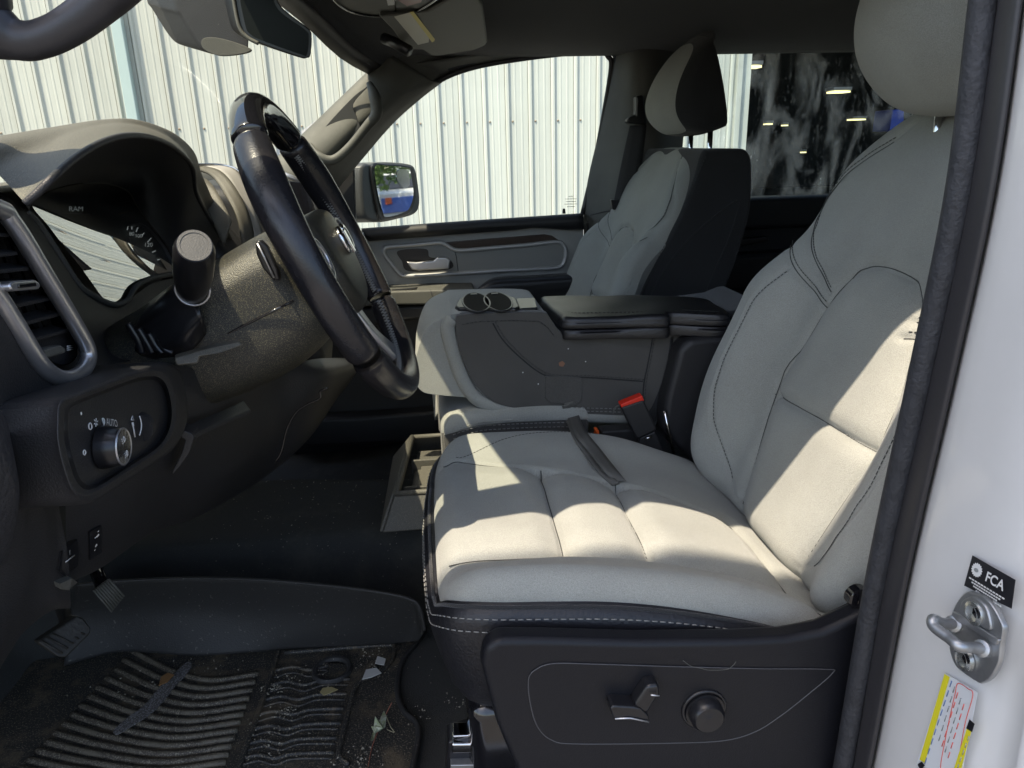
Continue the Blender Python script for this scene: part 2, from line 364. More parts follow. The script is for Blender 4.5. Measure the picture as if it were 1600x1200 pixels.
# screws rows
V = []; Fc = []
for zz in (1.05, -.4, 2.6):
    k = xs0+i0*sp
    while k < xr:
        v, f = tube_mesh([(k+.063, WY-.008, zz), (k+.063, WY+.004, zz)], .009, 6); b = len(V); V += list(v); Fc += [tuple(i+b for i in q) for q in f]; k += sp
tag(mk('screws', V, Fc, mat('rusty_screw', (.30, .24, .18), .6), wall), kind='stuff')
box('wall_backing', (xr/2-4, WY+.10, 2.6), (xr+8, .12, 6.5), SID, wall, 0)
xd = Y_(198, 100, WY).x
dp = prism('downspout', [(xd-.045, WY-.09, -.6), (xd+.045, WY-.09, -.6), (xd+.045, WY-.09, 5.9), (xd-.045, WY-.09, 5.9)], (0, .065, 0), mat('blue_grey_paint', (.40, .50, .50), .5), None, .008)
tag(dp, 'pale blue-grey downspout running up the white ribbed wall', 'downspout')
# bay opening with a dim hall behind
hall = thing('workshop_bay', 'dark open workshop bay at the end of the white ribbed wall', 'building', (5, 7, -.62))
box('corner_trim', (xr+.01, WY-.01, 2.6), (.05, .07, 6.5), SID, hall, .004)
HD = mat('dim_hall_interior', (.045, .047, .05), .8, var=.5, vscale=1.5)
XE = 14.0
box('back_wall', ((xr+XE)/2, 22, 2), (XE-xr+2, .1, 6), HD, hall, 0)
box('side_wall', (xr-.05, 14.6, 2), (.1, 14.7, 6), HD, hall, 0)
box('side_wall', (XE, 14.6, 2), (.1, 14.7, 6), HD, hall, 0)
box('ceiling', ((xr+XE)/2, 14.6, 5.0), (XE-xr, 14.8, .1), HD, hall, 0)
box('concrete_floor', ((xr+XE)/2, 14.6, -.6), (XE-xr, 14.8, .02), mat('hall_floor', (.07, .07, .07), .5, var=.4, vscale=2), hall, 0)
LMP = emit('warm_tube_light', (1, .83, .42), 1.1)
for i, (px, py, Yd, wpx) in enumerate([(1297, 76, 8.6, 42), (1310, 144, 13, 29), (1338, 187, 17, 23), (1174, 105, 11, 26), (1200, 194, 17, 12), (1255, 238, 19, 8), (1358, 99, 12, 22), (1226, 196, 19, 9)]):
    c = Y_(px, py, Yd); wd = wpx/F*Yd
    t = thing('ceiling_light', ['brightest and nearest ceiling light seen in the dark workshop bay', 'middle ceiling light in the workshop bay, straight below the nearest one', 'third ceiling light of the bay, just left of the driver headrest', 'ceiling light at the far left of the bay beside the white siding', 'small faint ceiling light low on the left of the bay', 'tiniest and lowest ceiling light deep in the bay', 'ceiling light peeping out beside the driver headrest edge', 'small dim ceiling light low in the middle of the bay'][i], 'light', c, 'ceiling lights in the workshop bay')
    box('housing', c+Vector((0, 0, .05)), (wd, wd*.9, .05), mat('lamp_housing', (.3, .3, .3), .5), t, 0)
    box('tube', c, (wd*.9, wd*.8, .03), LMP, t, 0)
bl = prism('blue_cabinet', YS([(1395, 172), (1424, 168), (1418, 205), (1390, 205)], 12), (0, .5, 0), mat('deep_blue_paint', (.03, .06, .35), .5), None, .01)
tag(bl, 'small deep blue cabinet low at the right of the dark bay', 'cabinet')
# things seen only in the door mirror
TL = mat('tree_leaf_green', (.08, .14, .03), .7)
for i in range(5):
    cx, cy = [(17, 4.75), (19.5, 5.0), (22, 5.1), (27, 6.2), (31, 7.2)][i]
    tr = thing('broadleaf_tree', ['green leafy tree nearest behind the truck, seen in the door mirror', 'second green leafy tree behind the truck, just beyond the nearest', 'middle green leafy tree of the row behind the truck', 'fourth green leafy tree of the row behind the truck', 'farthest green leafy tree of the row, close to the white wall'][i], 'tree', (cx, cy, -.62), 'trees behind the truck')
    tube('trunk', [(cx, cy, -.62), (cx+.1, cy, 1), (cx, cy+.1, 2.2)], [.14, .11, .05], mat('bark', (.08, .06, .045), .9), tr, 8, curve=8)
    N = 2600; dr = np.random.normal(size=(N, 3)); dr /= np.linalg.norm(dr, axis=1)[:, None]
    rr = np.random.uniform(.35, 1, N)**.5*(1+.25*np.sin(dr[:, 0]*5+i)*np.cos(dr[:, 2]*4))
    C_ = np.array([cx, cy, 2.1])+dr*rr[:, None]*np.array([1.3, 1.3, 1.3]); V = []; Fc = []
    for c in C_:
        a = np.random.normal(size=3)*.07; b = np.random.normal(size=3)*.07; k = len(V); V += [c, c+a, c+a+b, c+b]; Fc.append((k, k+1, k+2, k+3))
    tag(mk('crown', V, Fc, TL, tr, False), kind='stuff')
# parked pickup seen in the mirror, and an unseen sheet added to shade the door opening
PKX = 16.5
pk = thing('parked_truck', 'parked truck behind, seen small in the door mirror', 'truck', (7.5+PKX, 6.6, -.62))
PKY = 2.9
prism('body', [(a+PKX, b+PKY, c) for a, b, c in [(6.6, 3.0, -.3), (6.6, 3.0, .5), (7.2, 3.0, .6), (7.5, 3.0, 1.15), (8.6, 3.0, 1.15), (8.7, 3.0, .55), (9.6, 3.0, .5), (9.6, 3.0, -.3)]], (0, 1.7, 0), WHT, pk, .05)
prism('windscreen', [(7.18+PKX, 3.15+PKY, .62), (7.45+PKX, 3.15+PKY, 1.08), (7.45+PKX, 4.55+PKY, 1.08), (7.18+PKX, 4.55+PKY, .62)], (-.03, 0, .02), PNO, pk, .005)
box('bonnet_front', (6.56+PKX, 3.85+PKY, .1), (.05, 1.6, .5), mat('deep_blue_bodywork', (.06, .12, .4), .4), pk, .02)
box('grille', (6.52+PKX, 3.3+PKY, .25), (.06, .22, .22), mat('orange_red_paint', (.6, .12, .04), .4), pk, .02)
for yy in (3.1+PKY, 4.6+PKY):
    for xx in (7.1+PKX, 9.0+PKX): lathe('wheel', [(.0, -.1), (.3, -.1), (.33, -.06), (.33, .06), (.3, .1), (0, .1)], (xx, yy, -.28), (0, 1, 0), RUBS, pk, 20)
CY = -.265
cn = thing('sun_blocker', 'unseen flat sheet on posts, added to keep sun off the driver side', 'sun_blocker', (0, -1.2, -.62))
box('blocker_sheet', (0, CY-.55, 3.25), (7, 1.1, .06), SID, cn, 0)
for xx in (-3.3, 3.3): box('post', (xx, CY-1.05, 1.3), (.1, .1, 3.85), STE, cn, .005)
# ================================================================== the cab shell
ZR = 1.19
def carpet_z(x, y):
    z = .15*sstep(1.16, 1.30, y)*(1-sstep(1.52, 1.70, y)) + 1.1*np.maximum(0, -.74-x) + .010*np.sin(9*x+2)*np.sin(7*y)
    z += .07*(1-sstep(.50, .56, y))
    return z
gx = np.linspace(-1.05, 1.35, 120); gy = np.linspace(.47, 2.08, 90); V = []; Fc = []
for a in gx:
    for b in gy: V.append((a, b, float(carpet_z(a, b))))
for i in range(len(gx)-1):
    for j in range(len(gy)-1): k = i*len(gy)+j; Fc.append((k, k+len(gy), k+len(gy)+1, k+1))
CARP = speckle('black_cab_carpet', (.048, .048, .044), .95, (.12, .115, .10), thr=.70, sscale=700, bump=.9, bscale=900, patch=(.075, .072, .06), pscale=5)
tag(mk('cab_floor', V, Fc, CARP), kind='structure')
# headliner
def hz(y): return ZR-.02-.10*float(sstep(1.55, 2.08, np.array(y)))-.07*float(1-sstep(.55, .85, np.array(y)))
ysh = np.linspace(.615, 2.075, 14)
def hdrx(y): return -.09-.17*(1-((y-1.3)/.75)**2)
rows = []
for f in (0, .04, .2, .45, .7, 1):
    rows.append([(hdrx(y)*(1-f)+1.60*f, y, hz(y)-(.035 if f == 0 else 0)) for y in ysh])
hl = surf('headliner', rows, 40, 40, HEADF, None, .006); tag(hl, kind='structure')
cab = thing('pickup_cab', 'white pickup cab shell with roof skin, sills and rear wall around the interior', 'vehicle body', (.4, 1.3, -.62))
rr_ = []
for f in (0, .5, 1): rr_.append([(hdrx(y)*(1-f)+1.62*f-.02*(1-f), y, hz(y)+.035) for y in np.linspace(.605, 2.12, 12)])
surf('roof_skin', rr_, 12, 24, WHT, cab, .02)
box('rear_wall', (1.64, 1.3, .30), (.05, 1.7, .80), DFAB, cab, .01)
box('rear_wall', (1.64, 1.3, 1.13), (.05, 1.7, .12), DFAB, cab, .01)
prism('rear_glass', [(1.64, .5, .7), (1.64, 2.1, .7), (1.64, 2.1, 1.07), (1.64, .5, 1.07)], (.004, 0, 0), glass('rear_tint', (.25, .27, .27), .8), cab, 0)
box('firewall', (-1.07, 1.3, .35), (.05, 1.7, .75), DFAB, cab, 0)
box('side_skin', (1.04, .43, .12), (1.16, .04, 1.15), WHT, cab, .01)          # driver rear door below its window
box('side_skin', (1.04, .47, 1.10), (1.16, .04, .10), WHT, cab, .01)
prism('side_glass', [(.5, .45, .69), (1.6, .45, .69), (1.6, .48, 1.06), (.5, .48, 1.06)], (0, .004, 0), MT['rear_tint'], cab, 0)
box('sill', (-.2, .45, -.06), (1.3, .10, .18), WHT, cab, .02)
box('floor_pan', (.3, 1.28, -.12), (2.7, 1.7, .03), DFAB, cab, 0)
box('side_skin', (.2, 2.19, -.1), (2.9, .05, .70), WHT, cab, .01)             # passenger side outer skin
box('hood_panel', (-1.75, 1.3, .52), (1.3, 1.5, .10), WHT, cab, .04)
ws = [[(hdrx(y)+.01, y, hz(y)-.025) for y in np.linspace(.625, 2.06, 9)], [(-.80-.16*(1-((y-1.3)/.8)**2), y, .60) for y in np.linspace(.50, 2.10, 9)]]
wsg = surf('windscreen', ws, 6, 24, glass('windscreen_tint', (.86, .90, .82), .35), cab)
# black frit along the screen header
surf('screen_seal', [[(hdrx(y)+.012, y, hz(y)-.032) for y in np.linspace(.625, 2.06, 9)], [(hdrx(y)-.022, y, hz(y)-.052) for y in np.linspace(.625, 2.06, 9)]], 3, 24, RUBS, cab, .004)

# passenger A pillar (grey moulding with a grab handle)
ap = thing('passenger_windscreen_pillar', 'grey moulded pillar between windscreen and passenger window with a built-in grab handle', 'pillar', Y_(600, 100, 2.0))
A = [(608, 84, 2.02), (545, 145, 2.0), (475, 212, 1.98), (420, 262, 1.96), (340, 335, 1.94)]
Bm = [(640, 104, 2.03), (590, 160, 1.99), (548, 200, 1.965), (490, 262, 1.945), (400, 350, 1.93)]
Cc = [(676, 126, 2.05), (645, 150, 2.05), (598, 190, 2.03), (548, 245, 2.03), (470, 335, 2.03)]
Dd = [(690, 128, 2.09), (655, 155, 2.09), (612, 194, 2.09), (562, 252, 2.09), (490, 340, 2.09)]
A0 = [(605, 90, 2.08), (540, 152, 2.06), (470, 219, 2.05), (415, 268, 2.03), (335, 340, 2.0)]
surf('moulding', [[Y_(*p) for p in r] for r in (A0, A, Bm, Cc, Dd)], 30, 40, GRN, ap, .004)
hl_ = [(484, 226), (497, 243), (520, 250), (545, 232), (573, 198), (588, 178), (585, 150), (577, 130)]
tube('grab_handle', [Y_(a, b, 1.93+.02*(i in (0, 7))) for i, (a, b) in enumerate(hl_)], [.007, .011, .012, .012, .012, .015, .015, .008], GRN, ap, 12, curve=50, flat=.8)
prism('handle_recess_shade', [Y_(a, b, 1.968) for a, b in [(492, 222), (518, 243), (533, 241), (562, 207), (558, 185), (552, 162), (575, 135), (545, 158)]], (0, .004, 0), mat('handle_shadow_pocket', (.035, .036, .036), .7, bump=.2), ap, .002, curve=40)  # dark plate; the shade of the handle recess is put into its colour
prism('sail_cover', YS([(505, 282), (552, 236), (556, 350), (505, 352), (470, 345)], 2.11), (0, .03, 0), PLA, ap, .004)

surf('upper_joint', [[Y_(*p) for p in [(596, 70, 2.0), (610, 84, 2.03), (612, 96, 2.05)]], [Y_(*p) for p in [(660, 66, 2.03), (655, 92, 2.05), (645, 125, 2.06)]], [Y_(*p) for p in [(740, 64, 2.06), (720, 90, 2.09), (678, 126, 2.095)]]], 12, 12, GRN, ap, .004)
# passenger B pillar
bp_ = thing('passenger_side_pillar', 'dark pillar between the passenger windows carrying the belt guide', 'pillar', Y_(1000, 300, 2.06))
L0 = [(955, 70, 2.10), (958, 100, 2.10), (938, 200, 2.10), (914, 320, 2.10), (915, 470, 2.12), (905, 560, 2.14)]
L1 = [(970, 66, 2.06), (972, 100, 2.06), (960, 200, 2.05), (942, 320, 2.05), (930, 470, 2.06), (920, 560, 2.08)]
L2 = [(1000, 60, 2.02), (1000, 100, 2.00), (992, 200, 1.99), (980, 320, 1.98), (970, 470, 1.99), (960, 560, 2.0)]
L3 = [(1060, 60, 2.03), (1060, 100, 2.01), (1056, 200, 1.99), (1050, 320, 1.98), (1048, 470, 1.99), (1048, 560, 2.0)]
L4 = [(1092, 60, 2.08), (1088, 110, 2.08), (1078, 200, 2.08), (1068, 320, 2.08), (1060, 470, 2.1), (1060, 560, 2.1)]
surf('pillar_trim', [[Y_(*p) for p in r] for r in (L0, L1, L2, [(a-25, b, c) for a, b, c in L3], [(a-10, b, c) for a, b, c in L4])], 30, 40, GRY, bp_, .005)
tube('trim_joint', [Y_(a, b, 1.985) for a, b in [(922, 336), (950, 330), (985, 330)]], .0015, RUBS, bp_, 6)
sb = thing('passenger_seat_belt', 'black seat belt hanging from its guide on the passenger pillar', 'seat belt', Y_(990, 250, 1.96))
prism('belt_guide', YS([(994, 150), (1005, 148), (1010, 185), (1012, 195), (985, 193), (979, 190), (983, 183), (993, 180)], 1.95), (0, .03, 0), PLG, sb, .005)
surf('webbing', [[Y_(984, 196, 1.955), Y_(972, 250, 1.95), Y_(957, 325, 1.945)], [Y_(1010, 196, 1.955), Y_(1004, 250, 1.95), Y_(996, 325, 1.945)]], 4, 14, BELT, sb, .0015)
prism('retractor_cover', YS([(955, 312), (990, 314), (990, 328), (958, 328)], 1.94), (0, .02, 0), PLG, sb, .003)
tg = prism('latch_tongue', YS([(960, 329), (985, 333), (978, 340), (973, 354), (963, 352), (964, 338)], 1.935), (0, .003, 0), CHR, sb, .001)
prism('tongue_slot', YS([(967, 339), (973, 340), (971, 350), (966, 349)], 1.9335), (0, .001, 0), PNO, sb, 0)

# rear passenger door
rd = thing('rear_passenger_door', 'dark rear door trim under the smeared rear side window', 'car door', Y_(1250, 400, 2.1))
DOORY = 2.10
prism('window_ledge', [Vector((.62, 2.06, .69)), Vector((1.45, 2.06, .69)), Vector((1.45, 2.06, .60)), Vector((.62, 2.06, .60))], (0, .08, 0), PLA, rd, .015)
prism('door_panel', [Vector((.62, 2.09, .61)), Vector((1.45, 2.09, .61)), Vector((1.45, 2.09, 0)), Vector((.62, 2.09, 0))], (0, .06, 0), PLA, rd, .01)
tube('trim_strip', [Y_(a, b, 2.085) for a, b in [(1150, 347), (1185, 346), (1205, 351), (1216, 354), (1255, 350), (1300, 344)]], .004, SIL, rd, 8)
prism('pull_handle', YS([(1155, 380), (1162, 373), (1200, 369), (1202, 376), (1160, 385)], 2.05), (0, .03, 0), PLG, rd, .004)
prism('armrest', YS([(1120, 402), (1300, 388), (1300, 440), (1110, 460)], 2.02), (0, .08, 0), LEA, rd, .015)
rgl = glass('smeared_glass', (.80, .86, .84), .5, dirt=.95, dirtcol=(.30, .31, .30))
prism('window_glass', [(.70, 2.13, .66), (1.47, 2.13, .66), (1.50, 2.06, 1.13), (.72, 2.06, 1.13)], (0, .004, 0), rgl, rd, 0)
cp = thing('rear_corner_pillar', 'dark rear corner pillar behind the smeared side window', 'pillar', (1.5, 2.1, .9))
prism('pillar_trim', [Y_(1431, 40, 2.09), Y_(1422, 320, 2.09), Y_(1500, 320, 2.09), Y_(1501, 199, 2.09), Y_(1505, 135, 2.09), Y_(1520, 20, 2.09)], (0, .05, 0), DFAB, cp, .01)
tube('pillar_edge', [Y_(1430, 150, 2.085), Y_(1423, 200, 2.085)], .002, SIL, cp, 6)
# side roof rail trims over the passenger windows
rl = thing('roof_side_trim', 'dark trim running along the roof above both passenger windows', 'trim', (.6, 2.06, 1.1))
top_e = [(590, 92), (640, 150), (676, 128), (720, 108), (780, 95), (860, 84), (935, 77), (957, 84), (962, 100)]
surf('rail', [[Y_(*p, 2.05) for p in [(640, 100), (700, 92), (800, 76), (900, 66), (1000, 60), (1110, 56), (1340, 48), (1520, 44)]],
              [Y_(*p, 2.10) for p in [(676, 127), (720, 107), (800, 91), (900, 79), (1000, 72), (1110, 62), (1340, 56), (1520, 54)]]], 6, 60, GRY, rl, .004)
sl = [(910, 335), (930, 250), (945, 170), (955, 105), (950, 88), (935, 80), (860, 86), (780, 97), (730, 108), (690, 124), (650, 151), (598, 196), (556, 244)]
tube('window_seal', [Y_(a, b, 2.10) for a, b in sl], .007, RUBS, rl, 8, curve=90)
tube('door_seal', [Y_(a, b, 2.09) for a, b in [(905, 560), (915, 460), (922, 336), (938, 250), (953, 170), (963, 105), (958, 84), (940, 74), (900, 74), (780, 87), (700, 108)]], .006, RUB, rl, 8, curve=70)
# ================================================================== passenger front door
pd = thing('passenger_door', 'closed passenger front door with grey trim, silver outlined handle recess and dark armrest', 'car door', Y_(740, 450, 2.1))
DY = 2.10
rows = [[(565, 362, 2.115), (700, 352, 2.115), (912, 338, 2.115)],
        [(565, 358, 2.07), (700, 348, 2.07), (912, 334, 2.07)],
        [(570, 368, 2.055), (700, 358, 2.055), (912, 345, 2.055)],
        [(575, 376, 2.07), (700, 366, 2.07), (800, 359, 2.07), (861, 352, 2.07), (880, 358, 2.07), (912, 358, 2.07)]]
surf('window_ledge', [[Y_(*p) for p in r] for r in rows], 16, 40, PLA, pd, .004)
prism('door_panel', YS([(520, 370), (912, 350), (912, 470), (905, 560), (905, 840), (400, 900), (440, 560)], DY-.01), (0, .08, 0), mat('grey_door_trim', (.36, .36, .345), .55, bump=.25, bscale=700), pd, .006)
loop = [(606, 386), (640, 383), (686, 379), (698, 383), (716, 391), (760, 388), (820, 383), (868, 378), (880, 383), (884, 394), (882, 408), (876, 416), (860, 419), (780, 423), (700, 428), (640, 431), (626, 429), (612, 413), (601, 398), (600, 390)]
prism('recess_panel', YS(loop, DY-.0105), (0, -.0025, 0), mat('charcoal_door_insert', (.26, .26, .25), .6, bump=.3, bscale=800), pd, .002, curve=60)
tube('silver_surround', YS(loop, DY-.016), .0058, mat('light_satin_silver', (.50, .50, .50), .45, metal=.4), pd, 8, closed=True, curve=110)
prism('wood_insert', YS([(692, 379), (760, 373), (800, 370), (850, 366), (862, 368), (876, 377), (820, 382), (716, 390)], DY-.012), (0, .01, 0), WOOD, pd, .002)
tube('panel_joint', YS([(710, 390), (713, 402), (716, 426)], DY-.013), .0012, RUBS, pd, 5)
prism('handle_pocket', YS([(622, 392), (665, 389), (672, 402), (700, 404), (704, 420), (640, 424), (628, 408)], DY-.0145), (0, .001, 0), PLG, pd, .0004, curve=40)
prism('door_handle', YS([(635, 409), (650, 410), (678, 407), (683, 402), (697, 402), (704, 406), (702, 420), (655, 423), (643, 421)], DY-.045), (0, .012, 0), SIL, pd, .004)
# armrest and switch pod
AR = [(742, 452, 2.0), (750, 443, 2.0), (770, 434, 2.0), (830, 431, 2.0), (905, 428, 2.0)]
surf('armrest_pad', [[Y_(*p) for p in [(748, 452, 2.09), (756, 444, 2.09), (775, 434, 2.09), (830, 431, 2.09), (906, 426, 2.09)]],
                     [Y_(*p) for p in [(744, 456, 1.99), (752, 448, 1.99), (775, 438, 1.99), (830, 435, 1.99), (906, 430, 1.99)]],
                     [Y_(*p) for p in [(744, 466, 1.975), (752, 462, 1.975), (775, 456, 1.975), (830, 452, 1.975), (906, 446, 1.975)]],
                     [Y_(*p) for p in [(742, 486, 1.99), (752, 484, 1.99), (775, 484, 1.99), (830, 480, 1.99), (906, 474, 1.99)]]], 20, 40, LEA, pd, .004)
prism('switch_pod', YS([(560, 458), (616, 455), (676, 453), (742, 452), (744, 463), (730, 472), (672, 476), (616, 477), (560, 480)], 1.985), (0, .11, 0), GRY, pd, .006)
prism('switch_plate', [Y_(612, 455, 1.995), Y_(650, 452, 1.995), Y_(655, 449, 2.06), Y_(612, 451, 2.06)], (0, 0, .003), PLG, pd, .001)
tube('pod_joint', YS([(672, 453), (676, 464), (680, 476)], 1.983), .0012, RUBS, pd, 5)
prism('lower_door_shade', YS([(470, 486), (912, 486), (905, 840), (400, 900), (440, 560)], DY-.022), (0, .02, 0), PLA, pd, .006)  # dark sheet; the dashboard's shade over the lower door is put into its colour
prism('pull_cup', YS([(560, 482), (730, 474), (700, 500), (650, 500), (560, 515)], 2.0), (0, .10, 0), PLA, pd, .01)
prism('map_pocket', YS([(470, 655), (560, 652), (690, 642), (700, 690), (460, 700)], 2.02), (0, .06, 0), PLA, pd, .012)
prism('lock_button', YS([(880, 326), (883, 326), (884, 334), (879, 334)], 2.085), (0, .01, 0), PLG, pd, .001)
wg = [(552, 365), (915, 350), (930, 300), (955, 150), (963, 100), (955, 78), (900, 70), (780, 84), (690, 110), (550, 230)]
prism('window_glass', YS(wg, 2.125), (0, .003, 0), glass('side_tint', (.95, .99, .96), .35), pd, 0)
for i, yy in enumerate((307, 311, 315, 319, 323)):
    w0 = (4, 9, 8, 10, 6)[i]
    tube('glass_print', YS([(892-w0, yy), (892+w0, yy-.4)], 2.12), .0007, mat('grey_print', (.25, .26, .26), .7), pd, 4)
# door mirror outside
dm = thing('door_mirror', 'black passenger door mirror with bright reflection outside the side window', 'mirror', Y_(605, 300, 2.35))
mc = Y_(618, 298, 2.33); nrm = Vector((.78, -.625, .035)).normalized()
def mp_(l, off=0):
    r = []
    for a, b in l: d = ray(a, b); r.append(CAM+d*(((mc+nrm*off-CAM).dot(nrm))/d.dot(nrm)))
    return r
prism('housing', mp_([(566, 262), (584, 256), (604, 253), (640, 256), (650, 264), (655, 290), (657, 318), (650, 334), (625, 342), (600, 347), (580, 345), (568, 330)], -.012), (-.10, .02, 0), mat('mirror_housing', (.05, .05, .05), .4, bump=.2), dm, .014, curve=60)
prism('mirror_arm', YS([(548, 300), (575, 300), (580, 345), (548, 345)], 2.30), (0, .06, 0), MT['mirror_housing'], dm, .01)
prism('mirror_bezel', mp_([(582, 258), (604, 256), (638, 259), (646, 266), (651, 300), (647, 322), (637, 335), (606, 343), (594, 341), (585, 300)], -.004), -nrm*.010, PLG, dm, .003, curve=50)
prism('mirror_glass', mp_([(586, 261), (605, 259), (636, 262), (641, 268), (646, 300), (642, 320), (633, 331), (604, 339), (598, 330), (590, 300)], 0), -nrm*.003, mat('mirror_silvering', (.85, .88, .90), .02, 1), dm, 0, curve=50)
prism('blind_spot_glass', mp_([(622, 266), (634, 265), (639, 272), (640, 288), (634, 294), (626, 290), (620, 278)], .002), -nrm*.001, mat('blind_spot_silvering', (.5, .52, .54), .10, 1), dm, 0, curve=40)
# ================================================================== driver seat
def gro(d, depth, sg): return -depth*np.exp(-(d/sg)**2)
YC = .86
ds = thing('driver_seat_assembly', 'large grey cloth driver seat with black skirt and power seat switches, nearest the camera', 'car seat', (.25, YC, 0))
def ctop(x, y):
    t = y-YC
    z = .403 - .85*np.maximum(0, x-.12)**2 - .9*np.maximum(0, .045-x)**2*3
    z = z + .012*sstep(.13, .21, np.abs(t))*(1-sstep(.40, .46, x)) - .016*sstep(.22, .27, t) + .016*sstep(.14, .24, -t) + .016*sstep(.12, .22, -t)*(1-sstep(.0, .32, x))
    ins = (np.abs(t+.005) < .128) & (x < .40)
    lines = [[(-.04, YC-.115), (.13, YC-.122), (.235, YC-.132), (.40, YC-.148)], [(-.04, YC+.150), (.035, YC+.150), (.14, YC+.105), (.23, YC+.072), (.33, YC+.045), (.40, YC+.015)]]
    d1 = polyd(x, y, lines[0]); d2 = polyd(x, y, lines[1])
    ins = np.where((d1 < 9), 1, 1)
    inner = (y > np.interp(x, [-.04, .13, .235, .40], [YC-.115, YC-.122, YC-.132, YC-.148])) & (y < np.interp(x, [-.04, .035, .14, .23, .33, .40], [YC+.15, YC+.150, YC+.105, YC+.072, YC+.045, YC+.015])) & (x < .40)
    z = z + gro(d1, .005, .010) + gro(d1, .004, .004) + gro(d2, .004, .004)
    c1 = polyd(x, y, [(.134, YC-.125), (.137, YC), (.140, YC+.11)]); c2 = polyd(x, y, [(.234, YC-.13), (.238, YC), (.242, YC+.075)]); c3 = polyd(x, y, [(.405, YC-.26), (.40, YC), (.395, YC+.03)])
    z = z + np.where(inner, gro(c1, .013, .020) + gro(c2, .012, .020) + gro(c1, .006, .004) + gro(c2, .006, .004), 0) + gro(c3, .010, .012)
    z = z + np.where(inner, .006*sstep(0, .05, np.minimum(d1, d2)), 0)
    return z
out_c = [(-.016, YC), (-.016, YC+.10), (-.010, YC+.19), (.020, YC+.250), (.09, YC+.272), (.22, YC+.274), (.36, YC+.272), (.47, YC+.24), (.49, YC), (.47, YC-.230), (.40, YC-.236), (.20, YC-.234), (.10, YC-.232), (.03, YC-.225), (-.004, YC-.195), (-.014, YC-.12)]
cu = pillow('seat_cushion', out_c, ctop, (0, 0, 0), (1, 0, 0), (0, 1, 0), (0, 0, 1), FAB, ds, er=.034, drop=.010, na=420, nr=150)
def skirt_z(x): return .403-.85*max(0, x-.12)**2-.012-.022*sstep(.05, -.03, x)*0
# dark skirt below the double seam
O = cr([(a, b, 0) for a, b in out_c], 300, True); c0 = O.mean(0); lev = []
for f, dz, io in [(0, 0, .0), (.03, -.004, .012), (.12, -.018, .016), (.3, -.05, .014), (.55, -.085, .006), (.8, -.115, -.004), (1, -.13, -.022)]:
    r = []
    for p in O:
        zt = float(ctop(np.array([p[0]]), np.array([p[1]]))[0])-.030
        zb = .262
        nx, ny = (p[0]-c0[0]), (p[1]-c0[1]); l = math.hypot(nx, ny)
        r.append((p[0]+nx/l*io, p[1]+ny/l*io, zt*(1-f)+zb*f))
    lev.append(r)
SK = mat('black_skirt_vinyl', (.011, .0115, .015), .45, bump=.4, bscale=260)
V = [q for r in lev for q in r]; n = len(O); Fc = [(i*n+j, i*n+(j+1) % n, (i+1)*n+(j+1) % n, (i+1)*n+j) for i in range(len(lev)-1) for j in range(n)]
mk('seat_skirt', V, Fc, SK, ds)
for dz, nm in ((-.008, 'seam_welt'),):
    near = [p for p in O if p[1] < YC+.02 or p[0] < .02]
def skl(k, f, off=.001):
    r = []
    for p in O:
        zt = float(ctop(np.array([p[0]]), np.array([p[1]]))[0])-.030; nx, ny = p[0]-c0[0], p[1]-c0[1]; l = math.hypot(nx, ny)
        io = float(np.interp(f, [0, .03, .12, .3], [0, .012, .016, .014]))+off; r.append((p[0]+nx/l*io, p[1]+ny/l*io, zt*(1-f)+.262*f))
    # start in the hidden rear
    i = max(range(len(r)), key=lambda q: r[q][0]); return r[i:]+r[:i]
tube('seam_welt', skl(0, .012, .002), .0022, DFAB, ds, 8)
stitches('stitching', skl(0, .07), THR, ds, .0085, .0055, .0008)
stitches('stitching', skl(0, .16), THR, ds, .0085, .0055, .0008)
# backrest
UB = Vector((.345, 0, .9386)); WB = Vector((-.9386, 0, .345)); VB = Vector((0, 1, 0))
def btop(dx=0):
    def f(u, t):
        a = np.abs(t)
        z = .055-.012*sstep(.35, .6, u)
        bo = sstep(.12, .215, a)*(1-sstep(.30, .45, u))*.048
        z = z + bo - .02*sstep(.50, .62, u)
        z = z - .015*sstep(.42, .2, u)*0
        # insert outline
        L1 = [(0, .075), (.04, .085), (.197, .118), (.268, .105), (.327, .088), (.372, .066), (.393, .045), (.40, 0), (.393, -.06), (.372, -.085), (.327, -.105), (.268, -.122), (.197, -.132), (.04, -.10), (0, -.09)]
        d = polyd(u, t, L1); ins = (u < .40) & (t < np.interp(u, [0, .04, .197, .268, .327, .372, .40], [.075, .085, .118, .105, .088, .066, 0])) & (t > -np.interp(u, [0, .04, .197, .268, .327, .372, .40], [.09, .10, .132, .122, .105, .085, .03]))
        z = z + gro(d, .004, .012) + gro(d, .004, .0035) + np.where(ins, .008*sstep(0, .045, d), 0)
        h = polyd(u, t, [(.185, .12), (.193, 0), (.197, -.135)]); z = z + np.where(ins, gro(h, .007, .014) + gro(h, .005, .004), 0)
        for sg in (1, -1):
            s1 = polyd(u, t, [(.42, sg*.265), (.394, sg*.225), (.357, sg*.165), (.327, sg*.09)]); z = z + gro(s1, .004, .005)
            s2 = polyd(u, t, [(.349, sg*.091), (.382, sg*.152), (.421, sg*.200), (.457, sg*.218), (.499, sg*.21), (.536, sg*.181), (.565, sg*.14), (.60, sg*.11)]); z = z + gro(s2, .004, .005)
            s3 = polyd(u, t, [(.02, sg*.10), (.06, sg*.15), (.102, sg*.185), (.15, sg*.205), (.2, sg*.212), (.297, sg*.205), (.36, sg*.185)]); z = z + gro(s3, .003, .004)
        return z
    return f
